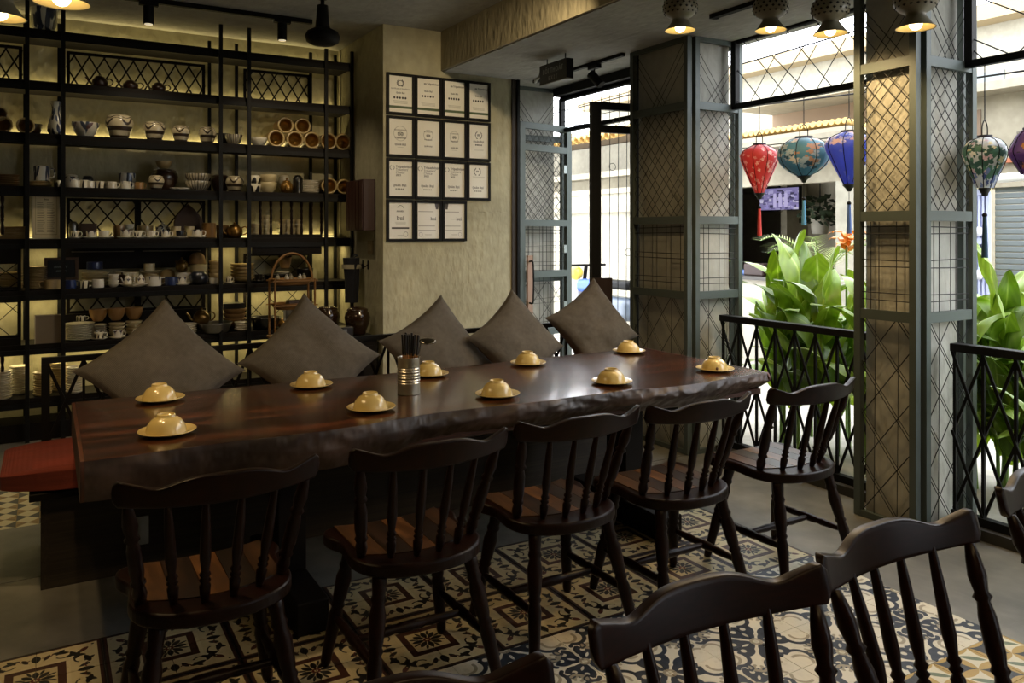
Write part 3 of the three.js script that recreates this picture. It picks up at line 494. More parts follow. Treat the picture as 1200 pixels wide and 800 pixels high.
// ---------------------------------------------------------------- crockery
const pat = (bg, draw) => canvasTex(256, 128, (g, w, h) => { g.fillStyle = bg; g.fillRect(0, 0, w, h); draw(g, w, h); });
const blueFloral = pat('#dddacb', (g) => { let s = 3; const q = () => (s = (s * 1664525 + 1013904223) >>> 0) / 4294967296; for (let i = 0; i < 60; i++) petal(g, q() * 256, q() * 128, q() * 6.3, 16 + 14 * q(), 6 + 4 * q(), i % 4 ? '#232c48' : '#4a5676'); g.fillStyle = '#232c48'; g.fillRect(0, 0, 256, 7); g.fillRect(0, 118, 256, 10); });
const brownWave = pat('#c2b698', (g) => { g.strokeStyle = '#33271c'; g.lineWidth = 6; for (const y of [42, 66]) { g.beginPath(); for (let x = 0; x <= 256; x += 4) g.lineTo(x, y + 13 * Math.sin(x / 256 * 6.283 * 4)); g.stroke(); } g.fillStyle = '#33271c'; g.fillRect(0, 84, 256, 8); g.fillRect(0, 100, 256, 28); g.fillStyle = '#7c6f59'; g.fillRect(0, 0, 256, 18); });
const cowSpots = pat('#e2dac2', (g) => { g.fillStyle = '#15130f'; for (let i = 0; i < 6; i++) for (let j = 0; j < 2; j++) { g.beginPath(); g.ellipse(22 + i * 43 + j * 20, 34 + j * 58, 15, 22, .3, 0, 7); g.fill(); } });
const sprig = pat('#dad3c2', (g) => { for (let i = 0; i < 5; i++) { const x = 26 + i * 51; petal(g, x, 80, -1.4, 40, 7, '#3b4253'); petal(g, x, 70, -.6, 26, 7, '#5a3b33'); petal(g, x, 72, -2.3, 26, 7, '#3b4253'); } g.fillStyle = '#4b5468'; g.fillRect(0, 116, 256, 5); });
const ribbed = pat('#bdb49d', (g) => { g.fillStyle = '#5c5648'; for (let i = 0; i < 26; i++) g.fillRect(i * 10, 24, 4, 64); g.fillStyle = '#6d6654'; g.fillRect(0, 96, 256, 8); });
const gl = (o) => new THREE.MeshPhysicalMaterial({ roughness: .3, clearcoat: .5, clearcoatRoughness: .15, ...o });
const D = { white: gl({ color: '#dcd5c4' }), cream: gl({ color: '#d6c69a' }), blue: gl({ color: '#1c2a55' }), navy: gl({ color: '#0e1220' }), blueW: gl({ map: blueFloral }), wave: gl({ map: brownWave }), cow: gl({ map: cowSpots }), sprig: gl({ map: sprig }), rib: gl({ map: ribbed }), brown: gl({ color: '#3a2418' }), clay: gl({ color: '#96703f' }), tan: gl({ color: '#b29a68' }), gold: gl({ color: '#8f6a2c', metalness: .7 }), pew: gl({ color: '#8d8b85', metalness: .85 }), wick: std('#8a6c44', .85), dark: gl({ color: '#12100e' }), wood: std('#4a3322', .6), paper: std('#c9bd9f', .9), brass: gl({ color: '#6b5326', metalness: .8 }) };
// unit profiles: radius 0.5, height 1
const PR = {
  bowl: [[.001, .04], [.2, .03], [.22, 0], [.25, 0], [.27, .06], [.40, .34], [.48, .72], [.5, 1], [.475, 1], [.45, .72], [.36, .36], [.2, .12], [.001, .1]],
  cup: [[.001, 0], [.36, 0], [.42, .05], [.47, .4], [.5, 1], [.47, 1], [.44, .4], [.38, .1], [.001, .08]],
  mug: [[.001, 0], [.47, 0], [.5, .05], [.5, .96], [.48, 1], [.455, .96], [.45, .1], [.001, .08]],
  jar: [[.001, 0], [.28, 0], [.32, .06], [.45, .38], [.5, .62], [.46, .78], [.40, .83], [.42, .87], [.40, .92], [.26, .98], [.001, 1]],
  vase: [[.001, 0], [.36, 0], [.5, .12], [.48, .28], [.36, .48], [.27, .62], [.25, .82], [.34, .99], [.30, 1], [.2, .84], [.001, .8]],
  pot: [[.001, 0], [.34, 0], [.46, .22], [.5, .45], [.45, .7], [.3, .86], [.28, .88], [.001, .88]],
  plate: [[.001, .25], [.3, .2], [.36, .45], [.5, 1], [.495, .8], [.36, .12], [.3, 0], [.001, 0]],
  tin: [[.001, 0], [.5, 0], [.5, .05], [.46, .09], [.46, .3], [.5, .33], [.46, .36], [.46, .62], [.5, .65], [.46, .68], [.46, .85], [.3, .95], [.32, 1], [.001, 1]],
  dome: [[.5, 0], [.49, .3], [.42, .7], [.25, .95], [.001, 1], [.001, .94], [.22, .9], [.38, .66], [.45, .3], [.46, 0]],
  basin: [[.001, 0], [.36, 0], [.4, .1], [.5, .9], [.52, 1], [.47, .95], [.38, .2], [.001, .12]],
  urn: [[.001, 0], [.34, 0], [.40, .2], [.5, 1], [.46, 1], [.36, .2], [.001, .1]],
};
const PG = {}; for (const k in PR) PG[k] = lathe(PR[k], 20);
const handleGeo = tube([[.46, .8, 0], [.68, .84, 0], [.78, .55, 0], [.68, .26, 0], [.45, .24, 0]], .06, 14, 6);
const spoutGeo = tube([[.4, .3, 0], [.62, .42, 0], [.72, .66, 0], [.86, .84, 0]], .075, 12, 6), potHandle = tube([[-.4, .72, 0], [-.62, .84, 0], [-.8, .6, 0], [-.66, .3, 0], [-.44, .24, 0]], .05, 14, 6), lidGeo = lathe([[.3, .86], [.29, .93], [.16, 1.0], [.06, 1.02], [.05, 1.06], [.09, 1.1], [.07, 1.16], [.001, 1.18]], 16), bailGeo = tube([[-.34, .8, 0], [-.4, 1.1, 0], [-.2, 1.4, 0], [.2, 1.4, 0], [.4, 1.1, 0], [.34, .8, 0]], .035, 20, 6);
function put(kind, geo, mat, u, y, wpx, hpx, z, name, label, cat, group, opt = {}) {
  const [x, , , d] = onZ(u, 0, z), w = wpx * d / FOC, h = hpx * d / FOC; let o;
  const parts = opt.handle || kind === 'teapot';
  if (parts) { o = thing(name, label, cat, [x, y, z], opt.turn ?? 0, group); o.scale.set(w, h, w); obj('body', geo, mat, o);
    if (opt.handle) obj('handle', handleGeo, mat, o);
    if (kind === 'teapot') { obj('spout', spoutGeo, mat, o); obj('handle', potHandle, mat, o); obj('lid', lidGeo, opt.lid ?? mat, o); if (opt.bail) obj('bail_handle', bailGeo, M.iron, o); } }
  else { o = solo(name, geo, mat, label, cat, [x, y, z], [0, opt.turn ?? rnd() * 6, 0], group); o.scale.set(w, h, w); }
  return o;
}
const F1 = -6.5, F2 = -6.56, B1 = -6.66;
const P = (kind, mat, u, r, w, h, z, name, label, cat, group, opt) => put(kind, PG[kind === 'teapot' ? 'pot' : kind], mat, u, (opt?.lift ?? 0) + ROW[r] + .0005, w, h, z, name, label, cat, group, opt);
function platesStack(u, r, w, hpx, n, z, mat, where, lift = 0) { const d = onZ(u, 0, z)[3], dy = hpx * d / FOC / n; for (let i = 0; i < n; i++) put('plate', PG.plate, mat, u + (i * 5 % 3 - 1) * .25, ROW[r] + lift + i * dy + .0005, w, Math.max(1.6, hpx / n * 1.25), z, 'plate', 'plate in the stack ' + where, 'plate', 'plates stacked ' + where); return lift + n * dy; }
function bowlsStack(u, r, w, hpx, n, z, mat, where, name = 'bowl', lift = 0) { const d = onZ(u, 0, z)[3], dy = hpx * d / FOC / n; for (let i = 0; i < n; i++) put('bowl', PG.bowl, mat, u, ROW[r] + lift + i * dy + .0005, w, hpx / n * 1.35, z, name, 'bowl in the pile ' + where, 'bowl', 'bowls piled ' + where); return lift + n * dy; }
const saucerPG = PG.plate;
function cupSaucer(u, r, w, h, mat, z, what, where, turn = 0) {
  put('plate', saucerPG, D.white, u, ROW[r] + .0005, w * 1.75, 2.2, z, 'saucer', 'saucer under the ' + what + ' ' + where, 'saucer', 'saucers ' + where);
  put('cup', PG.cup, mat, u, ROW[r] + .008, w, h, z, 'cup', what + ' on a saucer ' + where, 'cup', 'cups and saucers ' + where, { handle: true, turn });
}
function lying(u, r, rad, z, where, up = 0) { // clay pot lying on its side, mouth to the room
  const [x, , , d] = onZ(u, 0, z), R = rad * d / FOC, o = thing('clay_pot', 'glazed clay pot lying on its side ' + where, 'pot', [x, ROW[r] + R * (1.02 + up * 1.75), z - .06], 0, 'clay pots lying ' + where);
  const b = obj('body', PG.mug, D.clay, o, [0, 0, -.08], [Math.PI / 2, 0, 0]); b.scale.set(R * 1.9, .16, R * 1.9); const l = obj('rim', new THREE.TorusGeometry(R * .88, R * .13, 8, 24), D.tan, o, [0, 0, .08]); const k = obj('inner_glaze', PG.bowl, D.gold, o, [0, 0, .0], [Math.PI / 2, 0, 0]); k.scale.set(R * 1.6, .07, R * 1.6);
  return o;
}
// top of the shelf
put('urn', PG.urn, D.blueW, 52, ROW[0] + .0005, 31, 40, -6.6, 'planter', 'blue and white porcelain planter on top of the shelf', 'planter');
// first shelf: three clay teapots before the lattice
[['smallest lidded', 117, 24, 14], ['low wide', 153, 24, 12], ['long spouted', 186, 22, 12]].forEach(([n, u, w, h], i) => P('teapot', D.brown, u, 1, w * .72, h, F2, 'teapot', n + ' dark clay teapot before the top lattice', 'teapot', 'clay teapots on the upper shelf', { turn: i < 2 ? Math.PI : Math.PI }));
// second shelf
lying(4, 2, 9.5, F2, 'at the shelf end'); lying(30, 2, 9.5, F2, 'at the shelf end'); lying(0, 2, 8, F2, 'at the shelf end', 1);
P('bowl', D.brown, 41, 2, 16, 14, B1, 'bowl', 'dark glazed bowl between the clay pots and the tall vase', 'bowl');
P('vase', D.blueW, 66, 2, 19, 40, F2, 'vase', 'tall blue and white vase with a flared neck on the shelf', 'vase');
P('bowl', D.sprig, 100, 2, 30, 17, F2, 'bowl', 'wide painted bowl beside the ginger jars', 'bowl');
[[140, 31, 29, 'largest ginger jar with a wavy brown band'], [181, 25, 23, 'second largest ginger jar with a wavy brown band'], [212, 21, 20, 'small ginger jar next to the larger ones'], [243, 20, 20, 'small ginger jar beside the thin post']].forEach(([u, w, h, l]) => P('jar', D.wave, u, 2, w, h, F2, 'ginger_jar', l, 'jar', 'ginger jars in a row'));
P('bowl', D.dark, 262, 2, 18, 14, B1, 'bowl', 'dark bowl behind the ribbed bowl on the jar shelf', 'bowl'); P('bowl', D.rib, 274, 2, 20, 12, F2, 'bowl', 'ribbed cream bowl between the two thin posts', 'bowl'); P('bowl', D.white, 303, 2, 20, 10, F2, 'bowl', 'shallow white bowl before the lying clay pots', 'bowl');
for (const u of [323, 345, 365, 384, 401]) lying(u, 2, 10, F2, 'in a row under the small lattice'); for (const u of [334, 354]) lying(u, 2, 9.5, F2, 'on top of the row under the small lattice', 1);
// third shelf
platesStack(8, 3, 26, 13, 5, F2, D.wick, 'at the end of the third shelf'); platesStack(47, 3, 26, 6, 3, F2, D.tan, 'under the flowered mug');
put('mug', PG.mug, D.blueW, 49, ROW[3] + .042, 17, 18, F2, 'mug', 'large flowered mug on brown plates above the menu', 'mug', null, { handle: true }); P('cup', D.cow, 68, 3, 9, 8, F1, 'cup', 'small spotted cup beside the flowered mug', 'cup');
P('jar', D.sprig, 84, 3, 15, 17, B1, 'jar', 'lidded sugar jar behind the first white mugs', 'jar'); P('jar', D.navy, 103, 3, 12, 16, B1, 'jar', 'dark lidded jar behind the white mugs', 'jar');
[[87, 15, 9, 'sprig', 'first'], [98, 12, 9, 'cow', 'spotted'], [105, 11, 8, 'white', 'plain white'], [117, 12, 8, 'cow', 'lone spotted'], [131, 11, 8, 'white', 'plain'], [147, 11, 9, 'sprig', 'flowered'], [163, 10, 8, 'clay', 'brown']].forEach(([u, w, h, m, n]) => P('mug', D[m], u, 3, w, h, F1, 'mug', n + ' small mug at the front of the third shelf', 'mug', 'small mugs on the third shelf', { handle: true }));
P('mug', D.blueW, 149, 3, 18, 20, B1, 'canister', 'tall flowered canister behind the small mugs', 'canister'); P('jar', D.brown, 193, 3, 30, 26, B1, 'jar', 'wide brown lidded pot behind the patterned jar', 'jar'); put('bowl', PG.bowl, D.tan, 192, ROW[3] + .17, 18, 9, B1, 'bowl', 'tan bowl set on the wide brown pot', 'bowl'); P('jar', D.wave, 183, 3, 18, 17, F1, 'ginger_jar', 'round patterned jar in front of the brown pot', 'jar');
platesStack(211, 3, 22, 2, 1, F1, D.white, 'lying flat beside the ribbed bowls'); bowlsStack(232, 3, 29, 17, 2, F2, D.rib, 'of ribbed grey bowls on the third shelf');
P('jar', D.brown, 258, 3, 22, 21, B1, 'jar', 'dark jar half hidden by the thin post', 'jar'); P('jar', D.wave, 275, 3, 21, 19, F2, 'ginger_jar', 'cream round jar between the thin posts', 'jar');
P('cup', D.cow, 297, 3, 17, 10, F2, 'cup', 'lower black spotted cup', 'cup'); put('cup', PG.cup, D.cow, 297, ROW[3] + .066, 17, 10, F2, 'cup', 'upper black spotted cup stacked on its twin', 'cup');
bowlsStack(314, 3, 21, 18, 2, F2, D.cream, 'of cream bowls beside the spotted cups'); P('teapot', D.gold, 336, 3, 15, 15, F2, 'teapot', 'gold glazed kettle beside the cream bowls', 'teapot', null, { turn: 1.2 }); P('jar', D.white, 333, 3, 14, 22, B1, 'jar', 'white jar behind the gold kettle', 'jar'); P('tin', D.dark, 349, 3, 12, 21, F2, 'canister', 'black canister beside the gold kettle', 'canister');
platesStack(364, 3, 21, 15, 7, F2, D.white, 'next to the black canister'); lying(385, 3, 9.5, F2, 'at the wall end of the third shelf'); lying(402, 3, 9, F2, 'at the wall end of the third shelf');
// fourth shelf
P('tin', D.pew, 86, 4, 11, 20, B1, 'milk_can', 'small pewter milk can before the lattice', 'can'); solo('tea_box', box(.115, .11, .09, .004), D.wood, 'plain brown tea box beside the milk can', 'box', [onZ(103, 0, B1)[0], ROW[4] + .056, B1]);
[[88, 9, 8, 'cow', 'spotted cup'], [107, 11, 8, 'sprig', 'wide flowered cup'], [122, 12, 8, 'white', 'wide grey cup'], [147, 11, 9, 'sprig', 'small flowered cup'], [162, 10, 8, 'cow', 'black spotted cup'], [177, 10, 8, 'white', 'grey cup'], [194, 10, 8, 'sprig', 'brown flowered cup'], [211, 9, 8, 'navy', 'dark blue cup'], [231, 12, 9, 'sprig', 'pale flowered cup']].forEach(([u, w, h, m, n]) => cupSaucer(u, 4, w, h, D[m], F1, n, 'on the fourth shelf'));
P('cup', D.clay, 140, 4, 14, 15, B1, 'pot', 'brown earthen pot behind the flowered cup', 'pot'); bowlsStack(151, 4, 12, 15, 3, B1, D.white, 'of small bowls behind the cups'); P('mug', D.tan, 170, 4, 18, 15, B1, 'pot', 'tan earthen pot behind the black spotted cup', 'pot'); P('teapot', D.blueW, 191, 4, 17, 16, B1, 'teapot', 'blue flowered teapot behind the cups', 'teapot', null, { turn: 2 });
P('cup', D.cream, 206, 4, 12, 14, F2, 'cup', 'tall cream beaker behind the dark blue cup', 'cup'); P('cup', D.cream, 222, 4, 11, 14, F2, 'cup', 'tall cream beaker before the wooden board', 'cup');
{ const s = new THREE.Shape(); s.moveTo(-.1, 0); s.lineTo(-.105, .12); s.bezierCurveTo(-.09, .19, -.04, .22, -.015, .25); s.lineTo(0, .262); s.lineTo(.015, .25); s.bezierCurveTo(.04, .22, .09, .19, .105, .12); s.lineTo(.1, 0); const g = new THREE.ExtrudeGeometry(s, { depth: .014, bevelEnabled: true, bevelSize: .003, bevelThickness: .003, bevelSegments: 1 }); solo('wooden_board', g, D.wood, 'arched wooden serving board leaning on the lattice', 'board', [onZ(221, 0, -6.72)[0], ROW[4] + .003, -6.725], [-.1, 0, 0]); }
P('mug', D.clay, 245, 4, 16, 18, F2, 'pot', 'brown clay pot beside the pale flowered cup', 'pot'); P('mug', D.wick, 261, 4, 14, 15, B1, 'basket', 'small wicker basket behind the thin post', 'basket'); P('teapot', D.gold, 275, 4, 19, 16, F2, 'teapot', 'brass coloured teapot between the thin posts', 'teapot', null, { turn: Math.PI });
for (const [u, n, w] of [[299, 3, 14], [311, 5, 15], [334, 4, 15], [346, 4, 14]]) bowlsStack(u, 4, w, n * 5, n, -6.62, D.cream, ['beside the post behind the balusters', 'tallest behind the balusters', 'in the middle behind the balusters', 'last behind the balusters'][[299, 311, 334, 346].indexOf(u)]);
for (const [u, n] of [[10, 6], [24, 6]]) for (let i = 0; i < n; i++) solo('book', box(.095, .014, .13, .002), D.wick, 'brown book lying in the pile under the ' + (u === 10 ? 'leaning sticks' : 'thick post'), 'book', [onZ(u, 0, -6.62)[0], ROW[4] + .0075 + i * .0145, -6.62], [0, (i % 3 - 1) * .05, 0], 'books piled on the fourth shelf ' + u);
{ // printed menu in the narrow bay
  const tx = canvasTex(256, 344, (g, w, h) => { g.fillStyle = '#d3c49e'; g.fillRect(0, 0, w, h); g.strokeStyle = '#8d7c58'; g.lineWidth = 3; g.strokeRect(20, 24, w - 40, h - 48); g.fillStyle = '#3a2f1f'; g.font = 'bold 18px serif'; g.textAlign = 'center'; g.fillText('Menu', w / 2, 52); g.fillStyle = '#5d5038'; for (let c = 0; c < 2; c++) for (let i = 0; i < 17; i++) g.fillRect(36 + c * 100, 72 + i * 14, 58 + (i * 37 % 24), 3); });
  const a = onZ(36, 225, ZF), b = onZ(72, 278, ZF), t = thing('menu_sheet', 'printed menu in a cream frame between two posts of the shelf', 'menu', [(a[0] + b[0]) / 2, ROW[4] + .001, ZF - .03]); const w = b[0] - a[0] - .02, h = .325; slab('frame', -w / 2, w / 2, 0, h, -.006, .006, D.paper, t); obj('sheet', new THREE.PlaneGeometry(w * .93, h * .95), new THREE.MeshStandardMaterial({ map: tx, roughness: .9 }), t, [0, h / 2, .0075]);
}
// fifth shelf
platesStack(10, 5, 30, 20, 7, F2, D.tan, 'behind the wire at the end of the fifth shelf'); platesStack(43, 5, 21, 26, 11, F2, D.tan, 'tallest on the fifth shelf, in the narrow bay');
{ const tx = canvasTex(256, 160, (g, w, h) => { g.fillStyle = '#14181a'; g.fillRect(0, 0, w, h); g.strokeStyle = '#9aa39c'; g.lineWidth = 3; g.beginPath(); for (let i = 0; i < 26; i++) g.lineTo(60 + i * 5, 60 + 10 * Math.sin(i * 1.7)); g.stroke(); g.beginPath(); for (let i = 0; i < 20; i++) g.lineTo(80 + i * 5, 100 + 8 * Math.sin(i * 2.1)); g.stroke(); });
  const t = thing('chalkboard', 'small chalkboard in a wooden frame propped behind cups', 'chalkboard', [onZ(72, 0, -6.6)[0], ROW[5] + .055, -6.6]); t.rotation.set(-.12, 0, 0); const w = .215, h = .165; for (const [x0, x1, y0, y1] of [[-w / 2, w / 2, 0, .02], [-w / 2, w / 2, h - .02, h], [-w / 2, -w / 2 + .02, .02, h - .02], [w / 2 - .02, w / 2, .02, h - .02]]) slab('frame', x0, x1, y0, y1, -.008, .008, D.wood, t); obj('slate', new THREE.PlaneGeometry(w - .04, h - .04), new THREE.MeshStandardMaterial({ map: tx, roughness: .8 }), t, [0, h / 2, .002]); slab('stand', -.01, .01, -.055, .1, -.03, -.02, D.wood, t); }
[[61, 17, 11, 'tan', 'broad striped brown'], [82, 13, 10, 'blue', 'dark blue'], [98, 12, 9, 'cow', 'spotted white'], [115, 13, 10, 'white', 'plain white'], [180, 17, 11, 'sprig', 'large grey'], [201, 15, 10, 'blue', 'bright blue']].forEach(([u, w, h, m, n]) => P('mug', D[m], u, 5, w, h, F1, 'mug', n + ' mug at the front of the fifth shelf', 'mug', 'mugs on the fifth shelf', { handle: true, turn: u % 2 ? Math.PI : 0 }));
let lf = bowlsStack(112, 5, 30, 12, 3, B1, D.cream, 'of wide cream bowls under the blue bowl', 'bowl', .02); put('cup', PG.mug, D.blue, 111, ROW[5] + lf + .03, 17, 9, B1, 'bowl', 'blue bowl with a white rim on top of the cream bowls', 'bowl');
bowlsStack(133, 5, 12, 14, 4, F1, D.white, 'of little white cups beside the mugs', 'cup'); P('teapot', D.brown, 143, 5, 13, 14, F2, 'teapot', 'brown teapot behind the two creamers', 'teapot', null, { turn: 1 });
put('plate', PG.plate, D.white, 157, ROW[5] + .0005, 31, 4, F1, 'tray', 'oval white tray holding two small creamers', 'tray'); for (const [u, n] of [[150, 'first'], [165, 'second']]) put('teapot', PG.pot, D.sprig, u, ROW[5] + .012, 9, 11, F1, 'creamer', n + ' flowered creamer on the white tray', 'creamer', 'creamers on the tray', { turn: u === 150 ? Math.PI : 0 });
P('mug', D.cream, 149, 5, 26, 16, B1, 'bowl', 'wide deep cream bowl behind the creamers', 'bowl'); put('plate', PG.plate, D.cream, 177, ROW[5] + .09, 24, 3, B1, 'plate', 'cream plate lying on a round pot', 'plate'); P('mug', D.tan, 177, 5, 17, 13.5, B1, 'pot', 'round pot under the cream plate', 'pot'); put('cup', PG.mug, D.cream, 175, ROW[5] + .104, 12, 9, B1, 'cup', 'yellow cream cup standing on the raised plate', 'cup');
P('dome', D.tan, 197, 5, 20, 18, B1, 'bowl', 'tan bowl turned upside down behind the bright blue mug', 'bowl'); cupSaucer(213, 5, 11, 8, D.sprig, F1, 'flowered cup', 'on the fifth shelf'); P('bowl', D.white, 214, 5, 18, 14, F2, 'bowl', 'white bowl under the brass pot', 'bowl'); put('teapot', PG.pot, D.brass, 213, ROW[5] + .095, 14, 15, F2, 'teapot', 'brass pot with a knob standing in a white bowl', 'teapot', null, { turn: 2 });
P('pot', D.navy, 233, 5, 22, 17, F1, 'pot', 'squat navy blue pot at the front of the fifth shelf', 'pot'); P('mug', D.cream, 233, 5, 20, 22, B1, 'bowl', 'deep cream bowl behind the navy pot', 'bowl'); put('dome', PG.dome, D.wick, 231, ROW[5] + .155, 19, 13, B1, 'basket', 'domed wicker cover on the deep cream bowl', 'basket');
bowlsStack(252, 5, 14, 24, 5, B1, D.tan, 'of tan bowls beside the back post'); P('cup', D.white, 250, 5, 10, 7, F1, 'cup', 'small white tea cup below the tan bowls', 'cup'); cupSaucer(268, 5, 7, 7, D.cow, F1, 'tiny spotted cup', 'by the thin posts'); bowlsStack(284, 5, 27, 20, 5, B1, D.tan, 'of large tan dishes between the thin posts');
put('plate', PG.plate, D.dark, 303, ROW[5] + .0005, 16, 3, F1, 'saucer', 'dark saucer beside the thick post', 'saucer'); P('cup', D.dark, 303, 5, 9, 8, F1, 'cup', 'dark cup beside the thick post', 'cup', null, { lift: .01, handle: true }); put('basin', PG.basin, D.dark, 325, ROW[5] + .0005, 30, 9, F2, 'basin', 'low dark metal basin before the wire lattice', 'basin'); put('plate', PG.plate, D.white, 331, ROW[5] + .06, 16, 3, F2, 'plate', 'white plate lying in the dark basin', 'plate'); put('plate', PG.plate, D.wick, 334, ROW[5] + .1, 15, 15, B1, 'basket', 'shallow woven basket leaning at the wire lattice', 'basket'); P('basin', D.dark, 357, 5, 20, 14, B1, 'basin', 'black pan behind the bamboo rack', 'basin');
// sixth shelf
{ const t = thing('picture_board', 'pale blank board propped in the narrow bay of the shelf', 'board', [onZ(57, 0, ZF)[0], ROW[6] + .001, ZF - .01]); slab('board', -.083, .083, 0, .2, -.004, .004, std('#7b6d58', .9), t); for (const [x0, x1, y0, y1] of [[-.085, -.079, 0, .2], [.079, .085, 0, .2], [-.085, .085, .194, .2]]) slab('frame', x0, x1, y0, y1, .004, .008, std('#a79b83', .8), t); }
platesStack(93, 6, 33, 19, 10, F2, D.white, 'tall on the sixth shelf beside the post'); put('cup', PG.mug, D.cow, 95, ROW[6] + .135, 10, 6, F2, 'cup', 'spotted cup on top of the tall plate stack', 'cup', null, { handle: true });
platesStack(116, 6, 17, 14, 6, B1, D.white, 'under the first brown bowl'); bowlsStack(137, 6, 18, 14, 4, B1, D.cream, 'under the second brown bowl', 'cup'); bowlsStack(157, 6, 18, 15, 4, B1, D.cream, 'under the third brown bowl', 'cup'); [[115, 'first'], [136, 'second'], [157, 'third']].forEach(([u, n]) => put('bowl', PG.bowl, D.clay, u, ROW[6] + .118, 20, 14, B1, 'bowl', n + ' glazed brown bowl set on a stack of crockery', 'bowl', 'brown bowls on stacks')); cupSaucer(116, 6, 11, 8, D.cow, F1, 'spotted cup', 'before the first brown bowl'); cupSaucer(138, 6, 11, 8, D.sprig, F1, 'flowered cup', 'before the second brown bowl');
P('teapot', D.brass, 236, 6, 19, 17, F2, 'teapot', 'brass teapot beside the first pillow', 'teapot', null, { turn: Math.PI, lift: .06 }); put('basin', PG.basin, D.pew, 252, ROW[6] + .0005, 38, 12, F1, 'basin', 'wide pewter basin behind the pillows', 'basin'); platesStack(220, 6, 20, 12, 5, F1, D.white, 'below the brass teapot'); bowlsStack(275, 6, 26, 22, 4, B1, D.wick, 'of baskets between the thin posts', 'basket'); put('tin', box(1, 1, 1), D.dark, 272, ROW[6] + .19, 24, 6, B1, 'box', 'flat black box on the baskets', 'box', null, { turn: 0 }); platesStack(284, 6, 18, 10, 4, F1, D.white, 'beside the pewter basin');
{ const t = thing('small_frame', 'small white frame without a picture before the wire lattice', 'frame', [onZ(342, 0, ZF)[0], ROW[6] + .055, ZF - .02]); slab('frame', -.06, .06, 0, .125, -.006, .006, std('#8f8f86', .6), t); slab('card', -.045, .045, .015, .11, .006, .008, std('#55524c', .8), t); slab('stand', -.02, .02, -.055, .0, -.03, .0, D.dark, t); }
P('teapot', D.gold, 335, 6, 20, 12, F1, 'teapot', 'low gold teapot beside the second pillow', 'teapot', null, { turn: Math.PI }); put('basin', PG.basin, D.dark, 311, ROW[6] + .0005, 34, 14, F2, 'basin', 'broad black pan behind the second pillow', 'basin');
// lowest shelf
for (const [u, n, m, w] of [[3, 12, D.white, 'at the very end of the lowest shelf'], [22, 12, D.white, 'next to the end of the lowest shelf'], [50, 10, D.tan, 'behind the end post of the bench'], [68, 12, D.cream, 'behind the lattice of the bench back'], [88, 11, D.white, 'behind the first pillow on the lowest shelf']]) platesStack(u, 7, 20, n * 2.7, n, [3, 50, 88].includes(u) ? F1 : -6.645, m, w);

// ================================================================ WALL AND CEILING FITTINGS
// Vietnamese letters that the font lacks: the base letter is written and its marks are drawn
function vtext(g, s, x, y, f, c, al) {
  g.font = f; g.fillStyle = c; g.textAlign = 'left'; const size = +f.match(/(\d+)px/)[1], plain = s.replace(/[ụỤ]/g, (k) => k === 'ụ' ? 'u' : 'U').replace(/[ÁÀ]/g, 'A').replace(/á/g, 'a').replace(/Ố/g, 'O'), w = g.measureText(plain).width, x0 = al === 'center' ? x - w / 2 : x; g.fillText(plain, x0, y);
  [...s].forEach((ch, i) => { if (!'ụỤÁáỐ'.includes(ch)) return; const a = x0 + g.measureText(plain.slice(0, i)).width, cw = g.measureText(plain[i]).width, cx = a + cw / 2, u = size * .09; g.strokeStyle = c; g.lineWidth = Math.max(1, u); g.beginPath();
    if (ch === 'ụ' || ch === 'Ụ') { g.fillRect(cx - u * .7, y + u * .9, u * 1.4, u * 1.4); return; }
    const top = y - size * (ch === 'á' ? .6 : .8); if (ch === 'Ố') { g.moveTo(cx - u * 2.2, top); g.lineTo(cx, top - u * 1.3); g.lineTo(cx + u * 2.2, top); g.moveTo(cx + u * 1.6, top - u * 1.6); g.lineTo(cx + u * 3, top - u * 2.8); } else { g.moveTo(cx - u, top); g.lineTo(cx + u, top - u * 1.7); } g.stroke(); });
}
